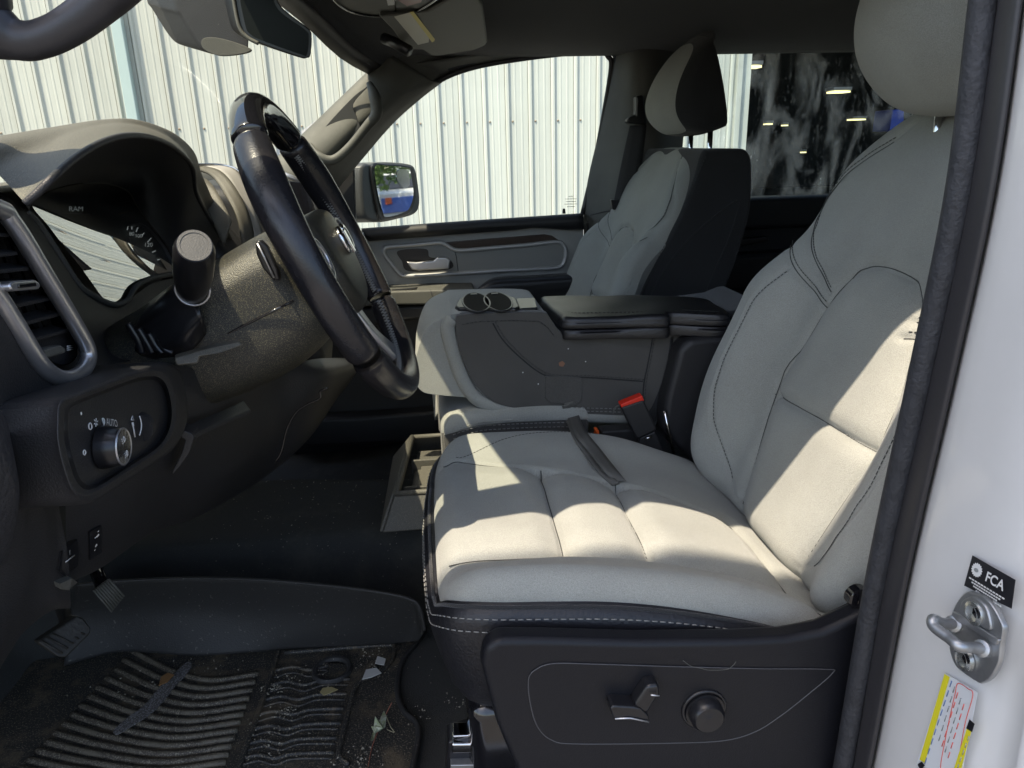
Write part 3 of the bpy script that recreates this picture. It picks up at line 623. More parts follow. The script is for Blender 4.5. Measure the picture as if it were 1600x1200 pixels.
out_b = [(0, 0), (0, .13), (.02, .20), (.08, .245), (.16, .268), (.25, .265), (.33, .257), (.41, .240), (.48, .237), (.55, .220), (.605, .175), (.632, .10), (.637, 0)]
out_b = out_b + [(u, -t) for u, t in out_b[-2:0:-1]]
BD = Vector((.475, YC, .30))
pillow('backrest', out_b, btop(), BD, UB, VB, WB, FAB, ds, er=.035, drop=.03, na=420, nr=150)
pillow('backrest_shell', [(u*.995+.002, t*.995) for u, t in out_b], lambda u, t: u*0-.012-.02*sstep(.2, .6, u)*0, BD, UB, VB, WB, DFAB, ds, er=.01, drop=.10, na=160, nr=12, inset=.10)
def bl(u, t, off=.0008, B=BD): return B+UB*u+VB*t+WB*(float((btop()(np.array([u]), np.array([t]))+wrk(np.array([u]), np.array([t])))[0])+off)
for sg in (1, -1):
    for ln, o_ in (([(.394, .225), (.357, .165), (.327, .09)], .008), ([(.349, .091), (.382, .152), (.421, .200), (.457, .218), (.499, .21), (.536, .181), (.565, .14)], .006)):
        pp = cr([(u, t*sg, 0) for u, t in ln], 40)
        stitches('stitching', [bl(p[0]+o_, p[1]) for p in pp], THRD, ds, .006, .004, .0007)
    pp = cr([(u, t*sg, 0) for u, t in [(.04, .125), (.102, .180), (.15, .200), (.2, .207), (.297, .2), (.36, .18)]], 50)
    stitches('stitching', [bl(p[0], p[1]) for p in pp], THRD, ds, .006, .004, .0006)
def seams(parent, lines, m=THRD, r=.0008):
    for l in lines: tube('seam', l, r, m, parent, 5)  # dark tubes; shade in the seam creases is put into their colour
def bseam(pts, f, B, k=1.0): return [B+UB*p[0]*k+VB*p[1]+WB*(float(f(np.array([p[0]*k]), np.array([p[1]]))[0]+wrk(p[0]*k, p[1]))+.0002) for p in cr([(a, b, 0) for a, b in pts], 70)]
INS = [(.02, .080), (.04, .085), (.197, .118), (.268, .105), (.327, .088), (.372, .066), (.393, .045), (.40, 0), (.393, -.06), (.372, -.085), (.327, -.105), (.268, -.122), (.197, -.132), (.04, -.10)]
HS = [(.185, .118), (.193, 0), (.197, -.132)]
UPS = [[(s_*0+u, s_*t) for u, t in l] for s_ in (1, -1) for l in ([(.394, .225), (.357, .165), (.327, .09)], [(.349, .091), (.382, .152), (.421, .200), (.457, .218), (.499, .21), (.536, .181), (.565, .14)])]
seams(ds, [bseam(l, btop(), BD) for l in [INS, HS]+UPS])
def cseam(pts, f=None): return [Vector((p[0], p[1], float(ctop(np.array([p[0]]), np.array([p[1]]))[0]+wrk(p[0], p[1]))+.0002)) for p in cr([(a, b, 0) for a, b in pts], 60)]
CS_ = [[(.0, YC-.114), (.13, YC-.122), (.235, YC-.132), (.40, YC-.148)], [(.0, YC+.150), (.035, YC+.150), (.14, YC+.105), (.23, YC+.072), (.33, YC+.045), (.40, YC+.015)], [(.134, YC-.12), (.137, YC), (.140, YC+.105)], [(.234, YC-.13), (.238, YC), (.242, YC+.072)], [(.405, YC-.21), (.40, YC), (.395, YC+.03)]]
seams(ds, [cseam(l) for l in CS_])
stitches('stitching', cseam([(.02, YC+.162), (.035, YC+.162), (.10, YC+.20), (.2, YC+.225), (.36, YC+.235)]), THRD, ds, .006, .004, .0006)
# headrest
HU = Vector((-.24, 0, .971)); HW = Vector((-.971, 0, -.24))
def headrest(parent, C, w2, m1, m2=None, su=1.0):
    out_h = [(-.105, 0), (-.104, .08), (-.088, w2*.92), (-.02, w2), (.05, w2*.95), (.085, w2*.78), (.103, w2*.4), (.106, 0)]
    out_h = out_h+[(u, -t) for u, t in out_h[-2:0:-1]]
    out_h = [(u*su, t) for u, t in out_h]
    pillow('headrest', out_h, lambda u, t: .135-(7.0/su/su)*np.maximum(0, u+.03)**2-(9/su/su)*np.minimum(0, u+.03)**2-2.2*t*t, C, HU, VB, HW, m1, parent, er=.030, drop=.05, na=220, nr=60, inset=.02, m2=m2, flat=0, seam=(43 if m2 else None))
    for s in (-1, 1):
        p0 = C+VB*s*.065+Vector((.0, 0, -.07*su))
        tube('headrest_post', [p0, p0-Vector((0, 0, .09)), p0-Vector((-.015, 0, .18))], .0062, CHR, parent, 12)
CH = Vector((.652, YC, 1.012))
headrest(ds, CH, .140, FAB, None, 1.28)
# side trim with switches
SP = [(752, 1040), (757, 1014), (778, 1000), (850, 1000), (1000, 1004), (1150, 1002), (1230, 998), (1285, 988), (1330, 968), (1420, 925), (1420, 1290), (900, 1270), (808, 1210), (775, 1130)]
prism('side_shield', YS(SP, .578), (0, .025, 0), mat('satin_black_shield', (.0085, .009, .012), .42, spec=.3, bump=.15, bscale=700), ds, .016, 6)
plate = [(826, 1062), (838, 1046), (866, 1037), (930, 1038), (1060, 1042), (1180, 1045), (1290, 1046), (1300, 1052), (1262, 1085), (1220, 1118), (1180, 1143), (1130, 1157), (1040, 1161), (900, 1162), (862, 1156), (840, 1135), (829, 1100)]
prism('switch_plate', YS(plate, .5765), (0, .004, 0), MT['satin_black_shield'], ds, .0012, 2, curve=90)
tube('plate_highlight', YS(plate, .5772), .0008, mat('joint_highlight', (.06, .06, .065), .45), ds, 6, closed=True, curve=120)  # paler tube round the plate; the edge highlight is put into its colour
prism('seat_switch', YS([(953, 1108), (958, 1103), (990, 1105), (1002, 1108), (1014, 1120), (1015, 1130), (975, 1126), (960, 1127)], .560), (0, .018, 0), PLG, ds, .004, 4)
prism('recline_switch', YS([(990, 1104), (1000, 1090), (1012, 1072), (1030, 1070), (1032, 1085), (1022, 1100), (1012, 1117), (998, 1112)], .562), (0, .018, 0), PLG, ds, .004, 4)
for l in ([(961, 1123), (985, 1122), (1014, 1128)], [(1017, 1086), (1030, 1087)]): tube('switch_edge', YS(l, .559), .0009, SIL, ds, 6)
lathe('lumbar_knob', [(.020, 0), (.020, .004), (.0175, .004), (.017, .012), (.014, .016), (.007, .0155), (0, .014)], Y_(1100, 1108, .577), (0, -1, 0), PLG, ds, 40)
tube('knob_ring', [Y_(1100, 1108, .576)+Vector((math.cos(a)*.0215, 0, math.sin(a)*.0215)) for a in np.linspace(0, 2*math.pi, 40, endpoint=False)], .002, PLG, ds, 8, closed=True)
prism('recliner_cover', YS([(1235, 1000), (1290, 988), (1340, 964), (1420, 930), (1420, 1010), (1235, 1010)], .588), (0, .025, 0), MT['satin_black_shield'], ds, .014, 4)
box('seat_rail', (.20, .63, .045), (.62, .035, .035), PNO, ds, .004)
prism('rail_cover', Z_(700, 1163, .06) and [Y_(700, 1160, .66), Y_(735, 1150, .66), Y_(780, 1152, .66), Y_(790, 1240, .66), Y_(695, 1240, .66)], (0, .03, 0), PLG, ds, .003)
prism('rail_runner', YS([(706, 1163), (782, 1162), (784, 1176), (706, 1178)], .655), (0, .02, 0), CHR, ds, .002)
prism('rail_stop', YS([(737, 1166), (747, 1166), (749, 1188), (738, 1188)], .65), (0, .01, 0), PLG, ds, .002)
prism('rail_runner', YS([(708, 1150), (775, 1147), (775, 1150), (708, 1153)], .66), (0, .02, 0), CHR, ds, .001)
prism('rail_runner', YS([(704, 1196), (790, 1194), (790, 1205), (704, 1208)], .65), (0, .02, 0), STE, ds, .001)
box('seat_base', (.22, .86, .17), (.42, .44, .22), PNO, ds, .02)
hr = tube('loose_hair', YS([(1067, 1032), (1080, 1041), (1095, 1044), (1108, 1047), (1135, 1046), (1145, 1040), (1150, 1034)], .574), .0003, GRY, None, 5, curve=30)
tag(hr, 'fine white curved hair or thread lying on the dark driver seat side trim', 'hair')
# ================================================================== passenger seat
ps = thing('passenger_seat_assembly', 'grey cloth passenger seat with black sides beyond the centre armrest', 'car seat', (.25, 1.78, 0))
BP = Vector((.425, 1.79, .29)); k = .90
def ptop(u, t): return btop()(u/k, t)+.02
pillow('backrest', [(u*k, t*.93) for u, t in out_b], ptop, BP, UB, VB, WB, FAB, ps, er=.03, drop=.02, na=300, nr=100)
PY_ = 1.56
prof2 = YS([(1098, 238), (1116, 233), (1156, 232), (1170, 238), (1176, 262), (1173, 330), (1154, 400), (1128, 470), (1100, 560), (985, 560), (1003, 462), (1038, 385), (1068, 325), (1085, 280)], PY_)
prism('backrest_shell', prof2, (0, .43, 0), DFAB, ps, .022, 5, curve=90)
for l in ([(1012, 470), (1035, 425), (1075, 375), (1120, 335), (1152, 312)], [(1158, 312), (1140, 370), (1118, 420), (1098, 470)]):
    tube('side_seam', cr(YS(l, PY_-.0005), 30), .0014, DFAB, ps, 6)
stitches('stitching', cr(YS([(1103, 244), (1078, 300), (1055, 350), (1020, 420), (1000, 465)], PY_-.002), 60), THRD, ps, .008, .005, .0009)
for sg in (-1,):
    for ln in ([(.36, .165), (.327, .09)], [(.349, .091), (.382, .152), (.421, .200), (.457, .218), (.499, .21), (.536, .181)]):
        pp = cr([(u, t*sg, 0) for u, t in ln], 40); stitches('stitching', [BP+UB*p[0]*k+VB*p[1]+WB*(float(ptop(np.array([p[0]*k]), np.array([p[1]]))[0])+.0008) for p in pp], THRD, ps, .007, .0045, .0008)
seams(ps, [bseam(l, ptop, BP, k) for l in [INS, HS]+UPS])
CHP = Vector((.655, 1.79, .975))
headrest(ps, CHP, .122, FAB, DFAB)
pillow('seat_cushion', [(a, b-YC+1.78) for a, b in out_c], lambda x, y: ctop(x, y-1.78+YC)-.01, (0, 0, 0), (1, 0, 0), (0, 1, 0), (0, 0, 1), FAB, ps, er=.03, drop=.12, na=160, nr=40)
# ================================================================== centre seat
NY, FY = 1.20, 1.45
cs = thing('folding_centre_console', 'folded-down centre seat with black padded armrest lid, cup holders and stitched charcoal sides', 'car seat', (.2, 1.3, 0))
side = [(712, 500), (722, 492), (770, 489), (845, 488), (858, 495), (872, 515), (884, 523), (930, 523), (1000, 519), (1058, 514), (1062, 530), (1050, 560), (1030, 610), (1012, 645), (985, 650), (880, 645), (820, 640), (775, 630), (745, 605), (728, 575), (716, 540)]
SD = YS(side, NY)
o = prism('folded_back_side', SD, (0, .02, 0), MFAB, cs, .006, 3, curve=130)
core = [(700, 494), (722, 490), (842, 489), (860, 506), (884, 518), (1058, 510), (1062, 530), (1012, 646), (985, 652), (880, 648), (800, 644), (745, 624), (690, 618), (660, 612), (648, 590), (652, 550), (668, 512)]
prism('folded_back', YS(core, NY+.012), (0, FY-NY-.03, 0), FAB, cs, .02, 5, curve=120)
edge = [(708, 498), (700, 508), (704, 535), (716, 575), (732, 608), (752, 628), (790, 640), (840, 646), (900, 649), (985, 652), (1012, 648)]
tube('edge_band', YS(edge, NY+.008), .012, FAB, cs, 10, curve=60, flat=.8)
ta = [(716, 512), (740, 503), (790, 500), (838, 501), (850, 512), (862, 530)]
stitches('stitching', YS([(722, 507), (745, 503), (790, 501), (842, 502), (856, 512), (868, 528)], NY-.001), THRD, cs)
ln1 = [(790, 540), (815, 560), (840, 580), (860, 590), (920, 592), (1006, 595)]
for l in ([(770, 505), (785, 530), (810, 556), (840, 580), (862, 588), (920, 590), (1005, 596)], [(1020, 526), (1014, 560), (1006, 600), (1003, 640)]):
    tube('side_seam', cr(YS(l, NY+.0005), 40), .0016, DFAB, cs, 6); stitches('stitching', [Vector(p)+Vector((.004, -.001, .003)) for p in cr(YS(l, NY), 40)], THRD, cs)
for dy in (0, 5): stitches('stitching', YS([(896, 637+dy), (940, 638+dy), (975, 639+dy)], NY-.002), THR, cs, .008, .005, .0009)
# armrest lid
lid = [(842, 466), (850, 463), (1090, 464), (1125, 480), (1140, 490), (1130, 496), (1060, 514), (1043, 519), (940, 522), (884, 521), (872, 505), (850, 484), (842, 474)]
lo = [Y_(846, 463, FY-.01), Y_(1095, 465, FY-.01), Y_(1140, 488, 1.30), Y_(1062, 493, NY-.005), Y_(880, 497, NY-.005), Y_(868, 490, NY+.03)]
zt = .585
def Zp(px, py, z): return Z_(px, py, z)
LZ = .573
def lidtop(u, v): return LZ+u*0
pts = [Y_(851, 463, FY-.02), Y_(1000, 462, FY-.02), Y_(1098, 466, FY-.02), Y_(1142, 486, 1.32), Y_(1100, 492, NY+.0), Y_(1045, 484, NY), Y_(890, 483, NY), Y_(872, 480, NY+.01)]
# plan outline of the lid from those sight lines
plan = [tuple(Z_(a, b, LZ)[:2]) for a, b in [(846, 465), (856, 462), (960, 461), (1092, 463), (1122, 474), (1140, 487), (1128, 491), (1050, 489), (1040, 493), (960, 494), (888, 496), (874, 491), (856, 476)]]
pillow('armrest_lid', plan, lidtop, (0, 0, 0), (1, 0, 0), (0, 1, 0), (0, 0, 1), LEA, cs, er=.010, drop=.010, na=260, nr=50, flare=.010)
pillow('lid_base', [(a*.99+.004, b) for a, b in plan], lambda u, v: lidtop(u, v)-.021, (0, 0, 0), (1, 0, 0), (0, 1, 0), (0, 0, 1), LEA, cs, er=.006, drop=.012, na=200, nr=16, flare=.008)
stitches('stitching', [Z_(a, b, LZ+.0006) for a, b in [(876, 486), (900, 489), (960, 488), (1040, 487), (1060, 484), (1125, 487)]], THRD, cs)
# cup holder tray
tz = .590
def cph(nm, cx, cy, r):
    lathe(nm, [(r+.006, -.002), (r+.006, .003), (r, .003), (r-.003, -.04), (0, -.042)], (cx, cy, tz), (0, 0, 1), PLG, cs, 36)
tp_ = [Z_(a, b, tz) for a, b in [(716, 466), (726, 463), (760, 461), (796, 461), (806, 465), (812, 478), (806, 481), (760, 481), (716, 480), (711, 477)]]
prism('cup_tray', tp_, (0, 0, -.04), mat('satin_black_tray', (.022, .022, .024), .28, bump=.2, bscale=500), cs, .004, 3)
CPS = [Z_(744, 472, tz), Z_(778, 471, tz)]
for cx, cy in [(p.x, p.y) for p in CPS]:
    tube('cup_ring', [(cx+math.cos(a)*.0235, cy+math.sin(a)*.080, tz+.000) for a in np.linspace(0, 2*math.pi, 40, endpoint=False)], .0018, MT['satin_black_tray'], cs, 8, closed=True)
    mk('cup_well', [(cx+math.cos(a)*.0225, cy+math.sin(a)*.078, tz+.0012) for a in np.linspace(0, 6.283, 40, endpoint=False)], [tuple(range(40))], mat('cup_rubber', (.012, .012, .012), .8, spec=.1), cs, False)
    box('cup_finger', (cx, cy+.062, tz+.002), (.012, .010, .002), MT['satin_black_tray'], cs, .0008)
prism('tray_end', [Z_(a, b, tz-.006) for a, b in [(806, 466), (836, 465), (840, 480), (812, 482)]], (0, 0, -.02), PLG, cs, .002)
# cushion of the centre seat
def cst(u, v): return .418-.02*sstep(.08, -.02, u)-.9*np.maximum(0, u-.1)**2*.3
pillow('seat_cushion', [(.0, NY+.03), (.0, 1.40), (.02, 1.43), (.25, 1.43), (.252, NY+.02), (.24, NY-.005), (.03, NY-.01), (.005, NY)], cst, (0, 0, 0), (1, 0, 0), (0, 1, 0), (0, 0, 1), FAB, cs, er=.022, drop=.004, na=260, nr=50)
pillow('cushion_skirt', [(.0, NY+.03), (.0, 1.40), (.02, 1.43), (.25, 1.43), (.25, NY+.02), (.24, NY-.002), (.03, NY-.006), (.004, NY+.002)], lambda u, v: cst(u, v)-.022, (0, 0, 0), (1, 0, 0), (0, 1, 0), (0, 0, 1), MFAB, cs, er=.006, drop=.08, na=200, nr=10, inset=.0)
for dz in (.030, .038): stitches('stitching', [(u, NY-.010, float(cst(u, 0))-dz) for u in np.linspace(.02, .235, 40)]+[(.244, NY, .37)], THR, cs, .008, .005, .0009)
# tower between seat backs
prism('hinge_cover', YS([(1062, 545), (1080, 530), (1125, 525), (1180, 520), (1180, 760), (1095, 735), (1060, 700), (1035, 670), (1042, 620)], 1.155), (0, .05, 0), PLA, cs, .012)
prism('hinge_bracket', YS([(1040, 520), (1062, 515), (1058, 560), (1035, 640), (1020, 690), (1000, 680), (1012, 640), (1032, 580)], 1.20), (0, .2, 0), DFAB, cs, .01)
prism('centre_backrest', YS([(1062, 500), (1160, 486), (1200, 470), (1230, 700), (1040, 700)], 1.22), (0, .2, 0), DFAB, cs, .02)
tube('hinge_rod', YS([(1038, 642), (1045, 675), (1053, 708)], 1.15), .003, CHR, cs, 8)
prism('strap_flap', YS([(852, 588), (905, 590), (910, 592), (909, 628), (900, 633), (860, 630), (851, 622)], NY-.004), (0, .006, 0), MFAB, cs, .002)
def onc(px, py, off):
    z = .40
    for _ in range(8): p = Z_(px, py, z); z = float(ctop(np.array([p.x]), np.array([p.y]))[0])+off
    return Z_(px, py, z)
def stp(l, wd, off): return [[(Y_(a-wd, b+2, NY-.004-.002*i) if i < 2 else onc(a-wd, b+2, off)) for i, (a, b) in enumerate(l)], [(Y_(a+wd, b-2, NY-.004-.002*i) if i < 2 else onc(a+wd, b-2, off)) for i, (a, b) in enumerate(l)]]
surf('pull_strap', stp([(890, 628), (896, 652), (908, 678), (928, 703), (950, 731), (969, 753)], 9, .010), 4, 40, STRAP, cs, .002)
st2 = [(892, 640, NY-.006), (900, 668, 1.13), (915, 695, 1.09), (935, 728, 1.03), (960, 757, .972)]
surf('pull_strap', stp([(884, 632), (890, 655), (901, 680), (918, 706), (940, 735), (962, 757)], 6, .004), 4, 40, STRAP, cs, .002)
prism('crumb', YS([(873, 567), (879, 564), (883, 568), (880, 573), (874, 572)], NY-.001), (0, .002, 0), mat('crumb_brown', (.25, .13, .08), .7), cs, 0)
for a, b in ((888, 545), (915, 565), (817, 582), (841, 600)): lathe('dust_speck', [(.0012, 0), (0, .001)], Y_(a, b, NY-.0005), (0, -1, 0), WHI, cs, 6)
# buckles
bk = thing('driver_belt_buckle', 'black belt buckle with bright red release button standing beside the driver seat', 'belt buckle', Y_(1000, 655, 1.14))
prism('buckle_body', YS([(970, 637), (1006, 625), (1027, 672), (996, 687)], 1.128), (0, .022, 0), PLA, bk, .004, 3)
prism('release_button', YS([(969, 632), (1004, 618), (1007, 627), (972, 639)], 1.13), (0, .018, 0), RED, bk, .002)
prism('stalk', YS([(1000, 684), (1024, 674), (1036, 702), (1045, 740), (1012, 735), (996, 705)], 1.134), (0, .012, 0), PLA, bk, .003)
tube('stalk_edge', YS([(1008, 686), (1018, 682)], 1.125), .0018, CHR, bk, 6)
tube('wire_tab', cr(YS([(958, 646), (961, 637), (968, 633)], 1.125), 14), .0012, GRY, bk, 6)
b2 = thing('centre_belt_buckle', 'dark belt buckle with a thin orange edge lying low behind the red buckle', 'belt buckle', Y_(965, 680, 1.2))
prism('buckle_body', YS([(940, 674), (992, 670), (1000, 690), (996, 712), (940, 700)], 1.16), (0, .03, 0), PLA, b2, .004)
prism('release_button', YS([(931, 674), (936, 673), (937, 684), (932, 684)], 1.16), (0, .02, 0), ORA, b2, .001)
# ================================================================== dashboard
da = thing('dashboard', 'black grained dashboard with gauge hood, air vent and headlight controls on the left', 'dashboard', (-.5, 1.2, 0))
# upper pad: long sheet over the width of the cab
ysd = [.50, .62, .80, 1.0, 1.15, 1.35, 1.7, 2.06]
rows = [[(-1.12, y, .62) for y in ysd], [(-1.0, y, .70) for y in ysd], [(-.80, y, .79) for y in ysd], [(-.58, y, .815) for y in ysd], [(-.52, y, .79) for y in ysd], [(-.52, y, .72) for y in ysd], [(-.52, y, .60) for y in ysd]]
surf('upper_pad', rows, 40, 30, PLAD, da, .004)
# gauge hood; the curved lens of the cluster is the surface x = lensx(y, z)
def lensx(y, z): return -.388-(.06+.72*(y-.72))*(z-.69)
def LN(px, py, off=0):
    best = -.39; prev = None; bd = 9
    for x in np.linspace(-.52, -.28, 97):
        p = X_(px, py, x); v = x-lensx(p.y, p.z)-off
        if prev is not None and prev[1]*v <= 0:
            r = prev[0]+(x-prev[0])*abs(prev[1])/(abs(prev[1])+abs(v)+1e-12)
            if abs(r+.39) < bd: bd = abs(r+.39); best = r
        prev = (x, v)
    return X_(px, py, best)
def LNS(l, off=0): return [LN(a, b, off) for a, b in l]
def fan(name, outl, off, m, n=90, k=14):
    O = cr([(a, b, 0) for a, b in outl], n, True)[:, :2]; c = O.mean(0); V = [LN(*c, off)]; Fc = []
    for i in range(1, k+1):
        for q in O: p = c+(q-c)*i/k; V.append(LN(p[0], p[1], off))
    for j in range(n): Fc.append((0, 1+(j+1) % n, 1+j))
    for i in range(k-1):
        for j in range(n): a = 1+i*n; Fc.append((a+(j+1) % n, a+n+(j+1) % n, a+n+j, a+j))
    o = mk(name, V, Fc, m, da)
    if o.data.polygons[0].normal.dot(CAM-Vector(V[0])) < 0: o.data.flip_normals()
    return o
X0, X1 = -.285, -.37
lip = [(40, 318), (60, 300), (86, 274), (120, 245), (160, 222), (200, 212), (240, 216), (275, 233), (301, 262), (306, 300), (325, 338), (352, 382)]
crown = [(-60, 222), (0, 212), (60, 202), (110, 195), (150, 192), (190, 193), (230, 203), (262, 217), (288, 240), (302, 275), (325, 325), (352, 378)]
LX_ = [-.305, -.295, -.285, -.285, -.285, -.285, -.288, -.295, -.312, -.335, -.350, -.362]
Lp = [X_(a, b, LX_[i]) for i, (a, b) in enumerate(lip)]
Cr = [X_(a, b, X1) for a, b in crown]
Bk = [Vector((-.56, 1*Cr[i].y*.98+.02, min(.83, Cr[i].z-.02))) for i in range(len(crown))]
Mid = [Lp[i]*.55+Cr[i]*.45+Vector((0, 0, .006 if 2 < i < 10 else .003)) for i in range(len(lip))]
surf('gauge_hood', [Bk, Cr, Mid, Lp], 40, 80, PLAD, da, 0)
inner = [LN(a, b, .001) for a, b in [(46, 330), (50, 318), (68, 302), (110, 288), (140, 285), (170, 287), (200, 298), (214, 320), (235, 350), (262, 385), (280, 420), (285, 440)]]
surf('hood_lining', [Lp, [Lp[i]*.5+inner[i]*.5 for i in range(12)], inner], 24, 80, PLA, da, 0)
tube('hood_lip', Lp, .0032, PLA, da, 8, curve=80)
# instrument cluster
lens = [(50, 320), (70, 303), (110, 290), (165, 287), (200, 300), (212, 318), (235, 352), (258, 385), (277, 424), (262, 428), (236, 431), (218, 440), (204, 458), (192, 471), (176, 472), (162, 466), (148, 448), (128, 420), (100, 385), (75, 352)]
gc = fan('instrument_face', lens, -.022, mat('cluster_face_haze', (.12, .135, .13), .5, var=.3, vscale=20))  # face lightened grey-green; the hazy reflection on the lens is put into it
lensm = glass('cluster_lens', (.85, .9, .9), 4.2)
fan('cluster_lens', lens, 0, lensm)
GL = [p for p in cr(LNS([(42, 330), (62, 352), (92, 398), (124, 446), (146, 462), (163, 471), (182, 476), (200, 468), (212, 448), (232, 436), (258, 430), (276, 427)], .004), 90)]
tube('cluster_bezel', GL, .0036, GRY, da, 8)
GLOW = emit('gauge_print_glow', (.8, .85, .85), .28)  # white gauge print; glow added so it shows in the hood's shade
ring = [(203, 352), (222, 352), (240, 366), (256, 386), (268, 410), (274, 430)]
tube('gauge_ring', cr(LNS(ring, -.018), 40), .0022, SIL, da, 8)
tube('gauge_ring', cr(LNS([(200, 372), (206, 395), (216, 413), (230, 428)], -.018), 30), .0028, SIL, da, 8)
for (a, b, c, d) in [(200, 354, 199, 359), (206, 352, 206, 358), (215, 356, 213, 362), (225, 364, 222, 368), (236, 372, 231, 378), (243, 392, 238, 394), (250, 405, 246, 406)]:
    tube('gauge_tick', LNS([(a, b), (c, d)], -.018), .0008, GLOW, da, 5)
def xt(name, s, px, py, hpx, m=None, X=-.398, parent=da, wpx=None, sl=0):
    O = LN(px, py, -.017); u = LN(px+hpx, py+hpx*sl, -.017)-O; v = LN(px, py-hpx, -.017)-O; return text(name, s, O, u, v, m or GLOW, parent, lift=.0008)
xt('gauge_numeral', '80', 205, 366, 8); xt('gauge_numeral', '100', 216, 369, 8, wpx=8); xt('gauge_numeral', '120', 231, 383, 9)
CYN = mat('display_grey', (.28, .3, .3), .6)
DISP = emit('display_glow', (.5, .55, .55), .2)  # display print; glow added so the lettering shows under the hood
xt('display_lettering', 'RAM', 118, 327, 11, DISP)
tube('display_line', LNS([(97, 333), (140, 335)], -.018), .0007, CYN, da, 5)
tube('display_line', LNS([(185, 335), (200, 330)], -.018), .0008, mat('amber_print', (.35, .28, .1), .6), da, 5)
tube('gauge_needle', LNS([(228, 402), (243, 424)], -.018), .0009, mat('red_needle', (.35, .03, .02), .5), da, 5)
# face below the hood
surf('cluster_surround', [LNS([(-60, 300), (0, 300), (30, 320), (46, 335), (66, 362), (95, 405), (126, 450), (150, 468), (180, 480), (210, 462), (240, 442), (285, 432)], .003),
                          XS([(-60, 330), (0, 340), (30, 360), (46, 385), (76, 430), (110, 480), (140, 520), (165, 540), (190, 545), (220, 540), (250, 520), (300, 500)], -.352),
                          XS([(-60, 600), (0, 600), (30, 600), (60, 600), (90, 598), (125, 585), (150, 575), (175, 570), (200, 565), (225, 560), (255, 560), (310, 555)], -.325)], 24, 60, PLA, da, 0)
# air vent
VX = -.300
vo = [(-40, 322), (2, 328), (14, 340), (36, 372), (60, 412), (88, 458), (112, 498), (134, 538), (138, 560), (130, 578), (112, 590), (92, 590), (72, 578), (52, 552), (24, 506), (0, 468), (-40, 405)]
vent = tube('vent_surround', XS(vo, VX), .0068, SIL, da, 10, closed=True, curve=140, flat=1.0)
vi = [(-40, 340), (0, 344), (22, 372), (50, 415), (80, 465), (112, 520), (121, 545), (118, 560), (104, 570), (86, 568), (66, 552), (44, 520), (0, 455), (-40, 395)]
prism('vent_throat', XS(vi, VX-.028), (-.004, 0, 0), PNO, da, 0, curve=100)
surf('vent_liner', [XS(vi+[vi[0]], VX), XS(vi+[vi[0]], VX-.03)], 3, 120, PLG, da, 0)
for k, (a, b) in enumerate([((-30, 366), (16, 368)), ((-30, 402), (28, 396)), ((-30, 428), (46, 420)), ((-20, 452), (62, 444)), ((14, 481), (80, 467)), ((30, 509), (95, 491)), ((46, 534), (108, 516))]):
    p0 = X_(*a, VX-.006); p1 = X_(*b, VX-.006)
    prism('vent_slat', [p0+Vector((0, 0, .0016)), p1+Vector((0, 0, .0016)), p1-Vector((0, 0, .0014)), p0-Vector((0, 0, .0014))], (-.014, 0, .004), PLA, da, .0007, 2)
for (a, b) in [((-20, 360), (40, 520)), ((-5, 350), (75, 545)), ((30, 385), (95, 560))]:
    p0 = X_(*a, VX-.022); p1 = X_(*b, VX-.022); prism('vent_vane', [p0, p0+Vector((0, .006, 0)), p1+Vector((0, .006, 0)), p1], (-.004, 0, 0), PLA, da, 0)
prism('vent_tab', XS([(16, 444), (22, 439), (56, 437), (62, 441), (65, 447), (62, 452), (24, 455), (18, 453)], VX+.012), (-.014, 0, 0), SIL, da, .002)
prism('vent_tab_grip', XS([(30, 444), (56, 441), (58, 447), (31, 450)], VX+.0135), (-.002, 0, 0), PNO, da, .0005)
prism('vent_wheel', XS([(62, 552), (72, 545), (96, 539), (103, 544), (104, 551), (75, 560), (64, 560)], VX+.004), (-.012, 0, 0), GRY, da, .002)
for q in range(3): tube('vent_mark', XS([(105, 541+3*q), (114, 540+3*q)], VX-.0262 if 0 else VX-.010), .0005, WHI, da, 5)
prism('vent_lower_cap', XS([(46, 528), (100, 512), (116, 530), (121, 548), (116, 562), (104, 570), (86, 568), (66, 552)], VX-.012), (-.004, 0, 0), PLA, da, .002, curve=50)
# near end of the dashboard below and left of the vent
surf('end_panel', [[Y_(*p) for p in r] for r in (
    [(-120, 400, .50), (-60, 430, .52), (0, 470, .545), (40, 545, .565), (70, 590, .58), (110, 602, .61), (150, 596, .65)],
    [(-120, 520, .47), (-60, 540, .50), (0, 560, .53), (35, 610, .55), (62, 640, .57), (80, 660, .59), (100, 680, .60)],
    [(-120, 640, .47), (-60, 650, .50), (10, 640, .53), (40, 680, .55), (66, 710, .57), (78, 740, .59), (90, 770, .60)],
    [(-120, 820, .47), (-60, 820, .50), (24, 760, .53), (48, 800, .55), (72, 830, .57), (90, 850, .59), (105, 860, .60)],
    [(-120, 960, .47), (-60, 960, .50), (8, 900, .53), (38, 910, .55), (60, 905, .57), (90, 930, .60), (110, 930, .62)],
    [(-120, 1120, .47), (-60, 1120, .50), (-10, 1060, .53), (15, 1020, .56), (40, 985, .58), (80, 955, .62), (110, 950, .64)])], 50, 50, PLA, da, 0)
surf('side_kick_panel', [[Y_(*p) for p in r] for r in ([(-150, 560, .45), (-60, 600, .46), (-10, 628, .48), (14, 668, .505), (6, 690, .54)], [(-150, 760, .43), (-60, 760, .44), (2, 740, .465), (30, 775, .49), (20, 780, .53)], [(-150, 960, .43), (-60, 930, .45), (-10, 890, .47), (10, 880, .50), (0, 880, .54)])], 24, 24, mat('hinge_grey_vinyl', (.035, .034, .037), .5, bump=.8, bscale=180), da, 0)
